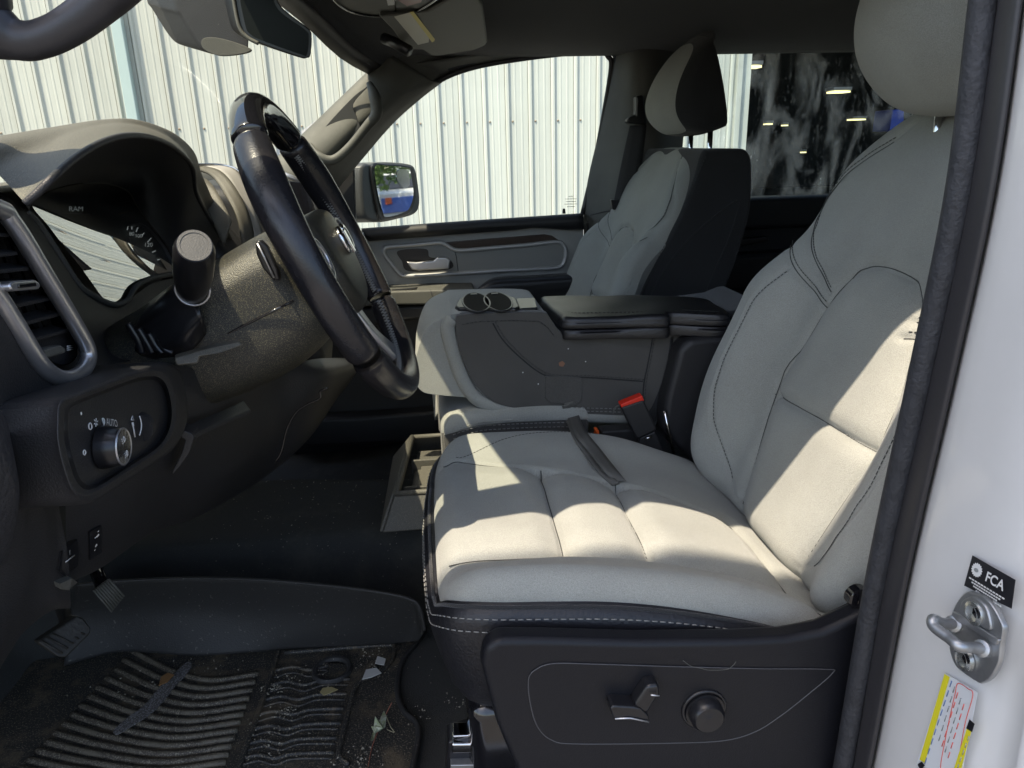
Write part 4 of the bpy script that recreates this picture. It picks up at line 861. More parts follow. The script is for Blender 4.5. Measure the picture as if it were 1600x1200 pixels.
# lower body, knee bolster and its lit right flank
surf('knee_bolster', [[Y_(*p) for p in r] for r in (
    [(110, 606, .60), (180, 585, .66), (270, 570, .76), (350, 590, .86), (430, 575, 1.0), (500, 560, 1.12), (560, 560, 1.5)],
    [(85, 650, .60), (180, 640, .66), (286, 620, .76), (350, 640, .86), (430, 610, 1.0), (527, 580, 1.12), (560, 575, 1.5)],
    [(100, 730, .61), (200, 760, .68), (275, 720, .77), (345, 720, .87), (430, 660, 1.0), (512, 622, 1.12), (545, 600, 1.5)],
    [(104, 850, .62), (180, 830, .70), (262, 775, .79), (340, 760, .89), (415, 715, 1.02), (478, 690, 1.13), (520, 630, 1.5)],
    [(112, 905, .64), (165, 880, .74), (240, 830, .85), (310, 806, .97), (372, 772, 1.08), (412, 745, 1.18), (500, 660, 1.5)],
    [(112, 905, .70), (160, 884, .84), (230, 832, .98), (300, 800, 1.1), (365, 765, 1.2), (400, 735, 1.3), (480, 650, 1.6)])], 60, 70, PLA, da, 0)
tube('bolster_joint', cr(YS([(512, 606), (500, 612), (500, 622), (480, 632), (462, 645), (448, 672), (440, 705), (430, 722)], .999), 40), .0015, PNO, da, 6)
prism('bolster_pull', YS([(268, 672), (276, 668), (300, 678), (303, 684), (296, 708), (282, 728), (270, 742), (268, 738), (284, 706), (289, 688)], .745), (0, .02, 0), PLA, da, .004)
prism('bolster_ledge', [Y_(285, 668, .75), Y_(310, 655, .78), Y_(335, 645, .82), Y_(380, 625, .9), Y_(392, 640, .88), Y_(340, 662, .80), Y_(305, 678, .75)], (0, 0, -.006), PLA, da, .002)
# headlight panel
HX = -.262
hp = [(80, 636), (86, 622), (110, 612), (150, 596), (210, 574), (245, 566), (268, 570), (282, 590), (290, 632), (286, 668), (268, 700), (240, 722), (200, 748), (150, 780), (125, 788), (106, 776), (92, 742), (80, 690)]
H0 = XS(hp, HX); Hc = sum(H0, Vector())/len(H0)
hi = [(118, 650), (135, 640), (200, 614), (224, 606), (240, 612), (250, 640), (246, 675), (228, 704), (200, 722), (160, 742), (146, 740), (134, 720), (120, 690)]
surf('headlight_panel', [[Vector(p)+Vector((-.05, 0, 0)) for p in XS(hp, HX-.012)+[X_(*hp[0], HX-.012)]], XS(hp, HX-.008)+[X_(*hp[0], HX-.008)],
    [X_(a*.90+.10*180, b*.90+.10*676, HX+.002) for a, b in hp+[hp[0]]], [X_(a*.80+.20*182, b*.80+.20*674, HX+.001) for a, b in hp+[hp[0]]]], 24, 100, PLA, da, 0)
surf('recess_wall', [[X_(a*.80+.20*182, b*.80+.20*674, HX+.001) for a, b in hp+[hp[0]]], [X_(a*.74+.26*184, b*.74+.26*673, HX-.006) for a, b in hp+[hp[0]]]], 4, 100, PLG, da, 0)
prism('switch_plate', [X_(a*.75+.25*184, b*.75+.25*673, HX-.006) for a, b in hp], (-.004, 0, 0), PLA, da, 0, curve=80)
kb = X_(160, 699, HX-.004)
lathe('headlight_knob', [(.0172, 0), (.0166, .005), (.0154, .0135), (.0143, .0155)], kb, (1, 0, -.02), PLG, da, 48)
lathe('knob_ring', [(.0145, .0150), (.0152, .0158), (.0143, .0167), (.0134, .0161)], kb, (1, 0, -.02), SIL, da, 48)
lathe('knob_face', [(.0138, .0155), (.0134, .0161), (0, .0161)], kb, (1, 0, -.02), PNO, da, 40)
kc = kb+Vector((.0167, 0, -.0005))
def kt(s, dy, dz, h): return text('knob_symbol', s, kc+Vector((0, dy, dz)), (0, h, 0), (0, 0, h), WHI, da, lift=.0006)
def arcs(name, C, r, a0, a1, parent, m=WHI, w=.0005, X=True):
    return tube(name, [C+Vector((0, math.cos(t)*r, math.sin(t)*r)) for t in np.linspace(a0, a1, 14)], w, m, parent, 5)
for dz in (.006, -.006):
    c = kc+Vector((.0004, 0, dz)); arcs('knob_symbol', c, .0024, -1.57, 1.57, da, WHI, .0003); tube('knob_symbol', [c+Vector((0, 0, .0024)), c-Vector((0, 0, .0024))], .0003, WHI, da, 5)
    for q in (-.0018, 0, .0018): tube('knob_symbol', [c+Vector((0, -.0014, q)), c+Vector((0, -.0038, q-.0006))], .00022, WHI, da, 5)
PX = HX-.0055
c = X_(141, 666, PX); arcs('dial_symbol', c, .0025, 0, 6.28, da)
c = X_(150, 660, PX)
for t in range(6): tube('dial_symbol', [c+Vector((0, math.cos(t*1.05)*.0012, math.sin(t*1.05)*.0012)), c+Vector((0, math.cos(t*1.05)*.0034, math.sin(t*1.05)*.0034))], .0004, WHI, da, 5)
c = X_(161, 659, PX); arcs('dial_symbol', c, .0028, -1.57, 1.57, da); tube('dial_symbol', [c+Vector((0, 0, .0028)), c-Vector((0, 0, .0028))], .0005, WHI, da, 5)
text('dial_lettering', 'AUTO', X_(173, 661, PX), Vector((0, .0066, -.0032)), Vector((0, .0015, .0085)), WHI, da, lift=.001)
arcs('dial_symbol', X_(132, 707, PX), .0018, 0, 6.28, da)
lathe('dimmer_wheel', [(.0, -.004), (.0135, -.004), (.0135, .004), (0, .004)], X_(217, 667, PX-.004), (0, 1, 0), PLA, da, 30)
arcs_p = [X_(217, 650+2.2*i, PX+.0095-abs(i-8)*.0004) for i in range(16)]
tube('dimmer_mark', [X_(218+3*math.sin(i/15*3.14), 650+2.0*i, PX+.0098) for i in range(16)], .0005, WHI, da, 5)
tube('dimmer_mark', XS([(207, 661), (211, 683)], PX+.001), .0006, WHI, da, 5); tube('dimmer_mark', XS([(205, 656), (207, 650), (209, 656), (205, 656)], PX+.001), .0005, WHI, da, 5)
tube('dimmer_mark', XS([(207, 660), (208, 666)], PX+.001), .001, WHI, da, 5)
lathe('button_dot', [(.0014, 0), (0, .0006)], X_(127, 646, PX), (1, 0, 0), WHI, da, 10)
prism('dash_end_cap', [(-.37, .502, .815), (-.36, .502, .60), (-.39, .502, .46), (-.60, .502, .42), (-1.08, .502, .40), (-1.10, .502, .66), (-.80, .502, .79), (-.58, .502, .82)], (0, .012, 0), PLA, da, .004)
# lower buttons, laid on the bolster surface where the sight line meets it
bpy.context.view_layer.update(); DG = bpy.context.evaluated_depsgraph_get()
def on(px, py, off=.0):
    h, p, nr, i_, ob, m_ = SC.ray_cast(DG, CAM, ray(px, py).normalized()); n = nr if nr.dot(CAM-p) > 0 else -nr
    return p+n*off
def plate_on(name, l, m, off=.003):
    T = [on(a, b, off) for a, b in l]; Bt = [on(a, b, -.002) for a, b in l]; n = len(l)
    return mk(name, T+Bt, [tuple(range(n))]+[(i, (i+1) % n, n+(i+1) % n, n+i) for i in range(n)], m, da, False)
ob_ = plate_on('brake_release_button', [(92, 862), (118, 842), (122, 862), (118, 884), (98, 900), (88, 890)], PLG, .002)
plate_on('pedal_switch', [(137, 830), (156, 820), (157, 862), (138, 874)], PLG, .002)
def dot(nm, px, py, r):
    p = on(px, py, .0035); e = on(px+3, py, .0035)-p; f = on(px, py-3, .0035)-p; e.normalize(); f = (f-e*f.dot(e)).normalized()
    return mk(nm, [p+e*math.cos(t)*r+f*math.sin(t)*r for t in np.linspace(0, 6.283, 14, endpoint=False)], [tuple(range(14))], WHI, da, False)
def symline(l, r=.0005): tube('button_symbol', [on(a, b, .0035) for a, b in l], r, WHI, da, 5)
dot('button_symbol', 104, 861, .0024); symline([(97, 876), (110, 866)])
for a, b, r in ((148, 834, .0020), (149, 827, .0009), (145, 850, .0018), (143, 857, .0009)): dot('button_symbol', a, b, r)
symline([(143, 838), (150, 833)], .0004)
plate_on('hood_release', [(84, 908), (104, 899), (112, 905), (98, 918), (86, 916)], GRY, .006)
# pedals
pdl = thing('brake_pedal', 'wide black brake pedal pad hanging low under the dashboard', 'pedal', Y_(100, 985, .85))
PED = mat('pedal_rubber', (.014, .014, .013), .6, bump=.4, bscale=200)
prism('pedal_pad', [Y_(58, 1003, .80), Y_(120, 962, .83), Y_(131, 966, .832), Y_(143, 982, .835), Y_(142, 990, .83), Y_(104, 1028, .80), Y_(92, 1026, .795)], (-.012, .010, -.004), PED, pdl, .003)
tube('pedal_arm', cr([Y_(60, 900, .93), Y_(92, 940, .90), Y_(108, 985, .85)], 12), .008, PED, pdl, 8)
for q in range(5): tube('tread_rib', [Y_(66+8.5*q, 1001-5.6*q, .7985+.006*q), Y_(98+8.5*q, 1021-7.5*q, .7965+.007*q)], .0012, PED, pdl, 6)
ac = thing('accelerator_pedal', 'ribbed black accelerator pedal deeper under the dashboard', 'pedal', Y_(170, 930, .98))
c0_, c1_, c2_, c3_ = (146, 922), (170, 905), (194, 932), (175, 956)
prism('pedal_pad', YS([c0_, c1_, c2_, c3_], 1.0), (-.01, .02, -.01), RUBS, ac, .003)
for i in range(8):
    f = i/7; a = (c0_[0]*(1-f)+c1_[0]*f, c0_[1]*(1-f)+c1_[1]*f); b = (c3_[0]*(1-f)+c2_[0]*f, c3_[1]*(1-f)+c2_[1]*f)
    tube('tread_rib', YS([a, b], .998), .0016, GRY, ac, 6)
tube('pedal_arm', [Y_(150, 890, 1.05), Y_(160, 915, 1.03), Y_(172, 930, 1.02)], .010, PNO, ac, 8)
# centre stack: silver edge, knee pad and screen
cst_ = thing('centre_stack', 'centre stack with silver edge and touch screen behind the steering wheel', 'console', (-.35, 1.3, .7))
surf('stack_side', [[Y_(*p) for p in r] for r in ([(296, 262, 1.330), (330, 275, 1.330), (352, 305, 1.310), (372, 345, 1.290), (380, 400, 1.290)], [(308, 258, 1.340), (345, 268, 1.340), (372, 300, 1.320), (392, 345, 1.310), (400, 400, 1.310)])], 4, 30, PLAD, cst_, .003)
surf('stack_trim', [[Y_(*p) for p in r] for r in ([(305, 258, 1.340), (345, 270, 1.340), (366, 300, 1.330), (385, 340, 1.320), (400, 380, 1.320)], [(345, 256, 1.360), (372, 266, 1.360), (388, 296, 1.350), (400, 330, 1.340), (415, 380, 1.340)])], 4, 30, mat('silver_painted_trim', (.42, .40, .37), .45, metal=.3, bump=.05), cst_, .003)
tube('stack_chrome_edge', cr([Y_(*p) for p in [(305, 257, 1.335), (345, 258, 1.355), (374, 268, 1.355), (388, 298, 1.345), (398, 322, 1.340)]], 30), .0022, CHR, cst_, 8)
surf('stack_lower_pad', [[Y_(*p) for p in r] for r in ([(296, 275, 1.320), (325, 282, 1.320), (345, 310, 1.300), (362, 345, 1.280)], [(296, 300, 1.290), (312, 320, 1.290), (330, 345, 1.280), (350, 385, 1.270)])], 6, 20, PLAD, cst_, .003)
sc_ = prism('touch_screen', YS([(440, 280), (476, 284), (492, 320), (500, 352), (455, 352)], 1.28), (-.02, .005, 0), PNO, cst_, .003)
prism('stack_body', [(-.46, 1.31, .78), (-.42, 1.31, .79), (-.30, 1.31, .62), (-.20, 1.31, .50), (-.22, 1.31, .38), (-.46, 1.31, .30)], (0, .15, 0), PLA, cst_, .02)
prism('passenger_dash', [(-.46, 1.44, .80), (-.36, 1.44, .79), (-.23, 1.44, .72), (-.20, 1.44, .60), (-.22, 1.44, .45), (-.34, 1.44, .36), (-.60, 1.44, .34)], (0, .62, 0), PLA, cst_, .03, 4)
tube('passenger_trim', YS([(420, 262), (450, 275), (475, 285)], 1.9), .006, SIL, cst_, 8)
# ================================================================== steering column
sc2 = thing('steering_column', 'dusty black steering column shroud with stalk and tilt lever', 'steering column', (-.28, .9, .68))
YK = .895; tl = rad(24)
WC = Vector((-.112, .890, .735)); AX = Vector((math.cos(tl), 0, math.sin(tl)))       # wheel centre and axis (towards the driver)
UPW = Vector((-math.sin(tl), 0, math.cos(tl))); YV = Vector((0, 1, 0))
def sect(o, hy, ht, hb, n=24):
    r = []
    for j in range(n):
        t = 2*math.pi*j/n; c, s = math.cos(t), math.sin(t); sg = lambda q: (abs(q)**.62)*(1 if q > 0 else -1)
        r.append(o+YV*(sg(c)*hy)+UPW*(sg(s)*(ht if s > 0 else hb)))
    return r
secs = []
for d, hy, ht, hb in [(-.035, .058, .050, .055), (-.050, .076, .066, .072), (-.10, .085, .066, .085), (-.16, .09, .060, .085), (-.22, .092, .055, .075), (-.30, .09, .05, .05)]:
    secs.append(sect(WC+AX*d-UPW*.012, hy, ht, hb))
surf('column_shroud', [s+[s[0]] for s in secs], 40, 96, COLP, sc2, 0)
secs[0]; mk('shroud_cap', secs[0], [tuple(range(24))], PLG, sc2, False)
tube('shroud_seam', [s_ for s_ in [WC+AX*d-YV*(.0865 if d < -.04 else .075)-UPW*.02 for d in (-.05, -.08, -.12, -.17)]], .0016, PNO, sc2, 6)
prism('paddle_switch', YS([(398, 378), (406, 374), (418, 385), (434, 420), (438, 438), (428, 440), (410, 420), (400, 398)], .80), (0, .01, 0), PLG, sc2, .003)
tube('paddle_edge', YS([(402, 380), (414, 404), (428, 434)], .797), .0012, SIL, sc2, 6)
# boot, stalk, tilt lever
surf('column_boot', [[Y_(*p) for p in r] for r in ([(205, 500, .86), (240, 470, .86), (275, 445, .85), (300, 440, .84)], [(195, 530, .82), (225, 500, .81), (262, 470, .80), (300, 455, .80)], [(215, 550, .80), (245, 540, .79), (280, 520, .78), (315, 490, .78)], [(245, 560, .80), (270, 556, .80), (300, 545, .79), (320, 520, .80)])], 20, 20, PLG, sc2, .004)
for k in range(4): tube('boot_fold', cr(YS([(200+16*k, 505+8*k), (215+14*k, 530+5*k), (222+16*k, 552)], .79), 16), .004, PLG, sc2, 8)
s0 = Y_(300, 466, .775); s1 = Y_(304, 384, .655); sA = (s1-s0).normalized(); sl_ = (s1-s0).length
lathe('signal_stalk', [(.008, 0), (.0125, .015), (.0165, .05), (.0178, .08), (.0172, sl_-.012), (.0150, sl_-.002), (.0145, sl_)], s0, sA, PLG, sc2, 36)
lathe('stalk_cap', [(.0135, sl_), (.0138, sl_+.0012), (.0115, sl_+.0012), (.0112, sl_+.0006), (0, sl_+.0008)], s0, sA, GRY, sc2, 36)
tube('stalk_ring', [s0+sA*.030+Vector((math.cos(t)*.0165, 0, math.sin(t)*.0165)) for t in np.linspace(0, 6.28, 24, endpoint=False)], .0012, SIL, sc2, 6, closed=True)
prism('tilt_lever', [Y_(272, 560, .72), Y_(330, 543, .735), Y_(376, 534, .75), Y_(380, 540, .75), Y_(340, 552, .735), Y_(312, 558, .72), Y_(310, 568, .72), Y_(276, 572, .72)], (-.01, .03, -.004), PLAD, sc2, .003)
# ================================================================== steering wheel
sw = thing('steering_wheel', 'black leather steering wheel with stitched inner rim and chrome emblem', 'steering wheel', WC)
def wp(th, r, a=0): return WC+(UPW*math.sin(th)+YV*math.cos(th))*r+AX*a
RR = .176
segs = [(rad(52), rad(128), PNO), (rad(130), rad(212), WLEA), (rad(214), rad(326), WLEA), (rad(328), rad(410), WLEA)]
for a0, a1, m in segs:
    V = []; Fc = []; n = 20; kk = 60
    for i in range(kk):
        f = i/(kk-1); th = a0+(a1-a0)*f; e = min(f, 1-f)*(a1-a0); sh = 1-.10*math.exp(-e/.01)
        thick = 1+.14*math.exp(-((math.degrees(th) % 360-150)/18)**2)+.14*math.exp(-((math.degrees(th) % 360-30)/18)**2)
        for j in range(n):
            t = 2*math.pi*j/n; V.append(wp(th, RR+math.cos(t)*.0155*sh*thick, math.sin(t)*.0180*sh*thick))
    for i in range(kk-1):
        for j in range(n): Fc.append((i*n+j, i*n+(j+1) % n, (i+1)*n+(j+1) % n, (i+1)*n+j))
    Fc += [tuple(range(n)), tuple((kk-1)*n+j for j in range(n))]
    mk('rim_section', V, Fc, m, sw)
for a0, a1 in ((132, 210), (216, 324), (330, 408)):
    P1 = [wp(rad(t), RR-.0160, -.001) for t in np.linspace(a0, a1, 120)]
    V = []; Fc = []
    for i in range(0, 119):
        q = [P1[i]+AX*(.0035 if i % 2 else -.0035), P1[i+1]+AX*(-.0035 if i % 2 else .0035)]
        v, f = tube_mesh(q, .0009, 4); b = len(V); V += list(v); Fc += [tuple(x+b for x in g) for g in f]
    tag(mk('stitching', V, Fc, THR, sw), kind='stuff')
# airbag pad
def pad(u, v): return .030-2.2*u*u-2.2*v*v
pillow('airbag_cover', [(.052, 0), (.050, .04), (.035, .066), (0, .078), (-.04, .068), (-.068, .035), (-.074, 0), (-.068, -.035), (-.04, -.068), (0, -.078), (.035, -.066), (.050, -.04)], pad, WC-AX*.012, UPW, YV, AX, COLP, sw, er=.014, drop=.028, na=160, nr=40)
lathe('hub', [(.055, -.045), (.068, -.035), (.066, -.005), (.05, 0)], WC-AX*.012, AX, PLG, sw, 40)
for sg in (-1, 1):
    surf('spoke', [[wp(rad(90), .0, -.02)+YV*sg*.055+UPW*.030, wp(rad(90), 0, -.012)+YV*sg*.105+UPW*.030, wp(rad(90), 0, -.005)+YV*sg*.165+UPW*.034],
                   [WC+YV*sg*.055-UPW*.025-AX*.02, WC+YV*sg*.105-UPW*.016-AX*.012, WC+YV*sg*.165-UPW*.010-AX*.005]], 8, 16, PLG, sw, .012)
    pp = [WC+YV*sg*(.075+.035*(1+math.cos(t)))+UPW*(.006+.024*math.sin(t))+AX*(.002) for t in np.linspace(0, 2*math.pi, 12, endpoint=False)]
    tube('switch_bezel', pp, .003, SIL, sw, 8, closed=True, curve=60)
    prism('switch_pad', [p*.86+(sum(pp, Vector())/12)*.14 for p in pp], -AX*.006, PLG, sw, .002, curve=40)
    for q in (-.008, .012): prism('switch_button', [WC+YV*sg*(.11+a)+UPW*(q+b)+AX*.004 for a, b in ((-.018, -.006), (.018, -.006), (.018, .006), (-.018, .006))], -AX*.004, GRY, sw, .0015)
    surf('spoke', [[WC+YV*sg*.018-UPW*.06-AX*.02, WC+YV*sg*.026-UPW*.11-AX*.014, WC+YV*sg*.045-UPW*.170-AX*.004], [WC+YV*sg*.045-UPW*.05-AX*.02, WC+YV*sg*.050-UPW*.11-AX*.014, WC+YV*sg*.075-UPW*.155-AX*.004]], 8, 16, SIL, sw, .008)
# emblem: a generic ram-like head of chrome pieces
EC = WC+AX*.0185+UPW*.006
def ep(l): return [EC+YV*a+UPW*b for a, b in l]
prism('emblem', ep([(-.008, .012), (.008, .012), (.007, -.002), (.004, -.016), (-.004, -.016), (-.007, -.002)]), AX*.004, CHR, sw, .0012)
for sg in (-1, 1):
    tube('emblem_horn', ep([(sg*.007, .012), (sg*.016, .016), (sg*.024, .008), (sg*.023, -.006), (sg*.015, -.011), (sg*.012, -.004)]), [.0035, .004, .004, .0035, .003, .001], CHR, sw, 8, curve=26)
# driver side windscreen pillar with its dark moulded grip
dp_ = thing('driver_windscreen_pillar', 'dark driver side windscreen pillar with a curved grip at the upper left', 'pillar', (-.35, .5, .95))
surf('moulding', [[Vector((-.09, .68, 1.13)), Vector((-.30, .66, 1.01)), Vector((-.46, .63, .92)), Vector((-.72, .58, .80))], [Vector((-.06, .62, 1.10)), Vector((-.28, .60, .99)), Vector((-.45, .58, .90)), Vector((-.70, .53, .78))], [Vector((-.05, .60, 1.16)), Vector((-.34, .585, 1.06)), Vector((-.52, .56, .96)), Vector((-.75, .50, .84))]], 12, 30, RUBS, dp_, .01)
tube('grip', [Vector((-.60, .54, .86))]+[Y_(*p) for p in [(-120, -30, .50), (-60, 20, .50), (0, 52, .50), (40, 64, .50), (78, 56, .50), (118, 34, .50), (165, -2, .50), (200, -32, .495), (225, -60, .50)]], [.018, .019, .021, .017, .0115, .0105, .0105, .0110, .0115, .0115, .010], RUBS, dp_, 16, curve=60)
# ================================================================== overhead
oc = thing('overhead_console', 'grey overhead console with rounded chrome-edged rim and a red lamp lens', 'console', Y_(600, 0, 1.45))
ZO = 1.105
oo = [(508, -60), (512, -20), (524, 2), (545, 17), (575, 24), (610, 25), (640, 20), (665, 10), (690, -8), (690, -70), (600, -90)]
prism('console_body', [Z_(a, b, ZO) for a, b in oo], (0, 0, .05), GRY, oc, .006, curve=80)
tube('console_rim', cr([Z_(a, b, ZO-.002) for a, b in oo[:9]], 50), .0025, PNO, oc, 8)
prism('lamp_lens', [Z_(a, b, ZO-.001) for a, b in [(603, -4), (615, -4), (617, 8), (606, 9)]], (0, 0, .003), WHI, oc, .001)
prism('red_lens', [Z_(a, b, ZO-.001) for a, b in [(622, 1), (662, -6), (658, 4), (636, 10)]], (0, 0, .003), mat('dark_red_lens', (.22, .03, .03), .3), oc, .001)
tube('console_joint', [Z_(a, b, ZO-.001) for a, b in [(616, -20), (618, 20)]], .0012, PNO, oc, 6)
vs = thing('sun_visor', 'grey folded passenger sun visor with a yellow and white warning label', 'sun visor', Y_(680, 50, 1.75))
vv = [(592, 26), (668, 18), (735, -20), (755, 10), (762, 66), (758, 72), (740, 79), (690, 87), (675, 88), (668, 84), (660, 78), (642, 78), (628, 68), (612, 46)]
def vz(px, py): 
    return Y_(px, py, 1.55+.003*(py))
VM = mat('visor_vinyl', (.125, .125, .11), .6, bump=.3, bscale=900)
prism('visor_body', [Y_(a, b, 1.50+.0042*max(b, -20)+.0002*(a-600)) for a, b in vv], (0, .015, .012), VM, vs, .006, curve=0)
def vq(l): return [Y_(a, b, 1.50+.0042*b+.0002*(a-600)-.004) for a, b in l]
quad('warning_label', vq([(616, 26), (646, 18), (681, 63), (653, 70)]), mat('label_cream', (.62, .60, .50), .5), vs)
quad('label_band', [p-Vector((0, .001, 0)) for p in vq([(640, 19), (646, 18), (681, 63), (675, 66)])], mat('label_yellow', (.75, .62, .12), .5), vs)
for k in range(7): tube('label_line', [p-Vector((0, .0015, 0)) for p in vq([(621+3.5*k+1, 30+5.2*k), (640+3.2*k, 26+5.2*k)])], .0005, CYN, vs, 4)
tube('visor_pivot', [Y_(600, 60, 1.80), Y_(615, 66, 1.78), Y_(640, 80, 1.76)], .012, PLG, vs, 10)
mg_ = thing('microphone_grille', 'small light oval grille set in the headliner', 'grille', Y_(778, 36, 1.9))
c = Y_(778, 36, 1.86)
gp = [Y_(778+13*math.cos(t)+0, 36-7*math.sin(t)-2.5*math.cos(t), 1.83+.0012*(36-7*math.sin(t))) for t in np.linspace(0, 6.28, 24, endpoint=False)]
prism('grille_plate', gp, (0, .004, .006), GRN, mg_, .001)
for q in range(-4, 5): tube('grille_bar', [Y_(778+2.4*q-1, 36-.4*q+5, 1.868), Y_(778+2.4*q+1, 36-.4*q-5, 1.862)], .0008, WHI, mg_, 5)
for px_ in (1267, 1283):
    o_ = tube('coat_hook', YS([(px_-5, 28), (px_+5, 23)], 1.95), .003, SIL, None, 6)
    tag(o_, 'left one of two small bright slots in the dark rear headliner' if px_ == 1267 else 'right one of two small bright slots in the dark rear headliner', 'hook', 'bright slots in the rear headliner')
rv = thing('rear_view_mirror', 'dark frameless rear view mirror hanging from the windscreen', 'mirror', Y_(430, 40, 1.30))
ml = [(366, -20), (364, -5), (374, 42), (386, 58), (410, 70), (468, 90), (480, 91), (486, 86), (488, 58), (482, 44), (440, 10), (420, -30)]
prism('mirror_case', YS(ml, 1.30), (-.02, .028, .008), PLG, rv, .006, 4, curve=90)
prism('mirror_glass', [p*1.0 for p in YS([(376, -20), (383, 38), (392, 54), (412, 64), (468, 84), (479, 85), (482, 58), (476, 46), (434, 14), (414, -30)], 1.2985)], (0, .002, 0), mat('dark_mirror_glass', (.012, .014, .014), .2, spec=.06), rv, 0, curve=70)
tube('mirror_bevel', cr(YS([(362, -30), (366, 5), (374, 42), (386, 58), (404, 68)], 1.298), 30), .003, GRN, rv, 8)
sh = thing('sensor_housing', 'grey moulded camera housing on the windscreen behind the rear view mirror', 'housing', Y_(330, 40, 1.35))
S0 = [(272, -60), (274, 8), (284, 28), (312, 72), (330, 84), (352, 87), (386, 82), (390, 70), (388, 40), (370, -60)]
prism('housing_shell', YS(S0, 1.36), (-.06, .05, .02), PLA, sh, .012, 4, curve=80)
prism('housing_base', YS([(318, 60), (345, 60), (388, 74), (386, 82), (352, 87), (332, 84), (316, 74)], 1.355), (0, .01, 0), GRN, sh, .003, curve=40)
# ================================================================== floor mat
RM = speckle('soiled_rubber_mat', (.032, .031, .028), .55, (.20, .17, .12), thr=.60, sscale=420, bump=.6, bscale=300, patch=(.12, .095, .063), pscale=16, pthr=.51)
RMC = speckle('rubber_mat_flap', (.030, .029, .028), .6, (.10, .095, .08), thr=.70, sscale=200, bump=.3, bscale=400)
RIB = speckle('muddy_rubber_rib', (.07, .058, .042), .6, (.24, .21, .15), thr=.56, sscale=500, bump=.6, bscale=300, patch=(.14, .12, .085), pscale=24, pthr=.50)
fm = thing('floor_mat', 'soiled black rubber floor mat with curved ribs and a round locating ring', 'floor mat', (-.3, .95, 0))
ZM = .012
def cz(px, py, z0=ZM): return Z_(px, py, z0)
# upright flap climbing the tunnel side
T_ = [(120, 915), (190, 908), (300, 904), (400, 906), (500, 914), (590, 925), (640, 936), (656, 950)]
M_ = [(110, 960), (190, 955), (300, 955), (400, 957), (500, 962), (590, 966), (645, 972), (662, 984)]
B_ = [(100, 1040), (190, 1018), (300, 1024), (400, 1018), (440, 1014), (560, 1008), (620, 1004), (655, 1000)]
def flap(l, z): return [Z_(a, b, z_) for (a, b), z_ in zip(l, z)]
surf('mat_flap', [flap(T_, [.17, .165, .16, .16, .155, .15, .14, .125]), flap(M_, [.10, .09, .085, .085, .085, .085, .08, .08]), flap(B_, [.016]*5+[.018, .022, .045])], 30, 70, RMC, fm, .004)
tube('flap_rim', cr(flap(T_+[(664, 985)], [.17, .165, .16, .16, .155, .15, .14, .125, .085]), 60), .003, RMC, fm, 8)
base = [(-80, 1300), (-80, 1010), (20, 1000), (110, 1000), (190, 1016), (300, 1020), (430, 1014), (560, 1006), (630, 1000), (648, 1005), (630, 1040), (620, 1065), (622, 1100), (640, 1118), (652, 1136), (652, 1160), (640, 1200), (620, 1300)]
prism('mat_base', [cz(a, b, ZM) for a, b in base], (0, 0, -.006), RM, fm, .002)
tube('mat_rim', cr([cz(a, b, ZM+.004) for a, b in [(664, 985), (650, 1005), (630, 1030), (622, 1060), (622, 1088), (632, 1112), (650, 1128), (654, 1150), (645, 1195), (630, 1260)]], 70), .0045, RMC, fm, 8)
for k in range(17):
    L_ = (207-13.5*k, 1017+14.2*k); Mi = (272-12*k, 1050+12.8*k); R_ = (404-4.6*k, 1053+12.6*k); Mr = (330-8*k, 1063+12.8*k)
    tube('rib', cr([cz(*L_), cz((L_[0]+Mi[0])/2, (L_[1]+Mi[1])/2+1), cz(*Mi), cz(*Mr), cz(*R_)], 26), .0048, RIB, fm, 8, flat=1.1)
tube('mat_ridge', cr([cz(a, b, ZM+.002) for a, b in [(436, 1016), (425, 1050), (412, 1090), (396, 1135), (380, 1180), (360, 1240)]], 40), .0045, RM, fm, 8)
tube('mat_ridge', cr([cz(a, b, ZM+.002) for a, b in [(444, 1020), (520, 1014), (600, 1008), (616, 1012), (606, 1040), (560, 1068), (548, 1100), (535, 1150), (530, 1180), (545, 1195)]], 60), .004, RM, fm, 8)
for k in range(7):
    y0 = 1042+23*k; x0 = 430-9*k; x1 = (500 if k == 0 else 552-5*k)
    tube('chevron_rib', cr([cz(x0, y0+6), cz(x0+28, y0), cz(x0+54, y0+5), cz(x0+82, y0-2), cz(x1, y0-4)], 24), .0035, RM, fm, 8)
    tube('chevron_rib', cr([cz(x0-2, y0+17), cz(x0+28, y0+9), cz(x0+54, y0+15), cz(x0+82, y0+6), cz(x1-3, y0+5)], 24), .0022, RM, fm, 6)
rc = cz(519, 1045, ZM+.004)
lathe('locating_ring', [(.0, .001), (.024, .001), (.026, .007), (.031, .008), (.034, .004), (.035, -.004)], rc-Vector((0, 0, .005)), (0, 0, 1), RMC, fm, 40)
text('mat_lettering', 'RAM', cz(556, 1110, ZM+.002), Vector((.004, -.030, 0)), Vector((-.026, -.004, 0)), mat('raised_rubber_print', (.06, .055, .045), .6), fm, lift=.0015)
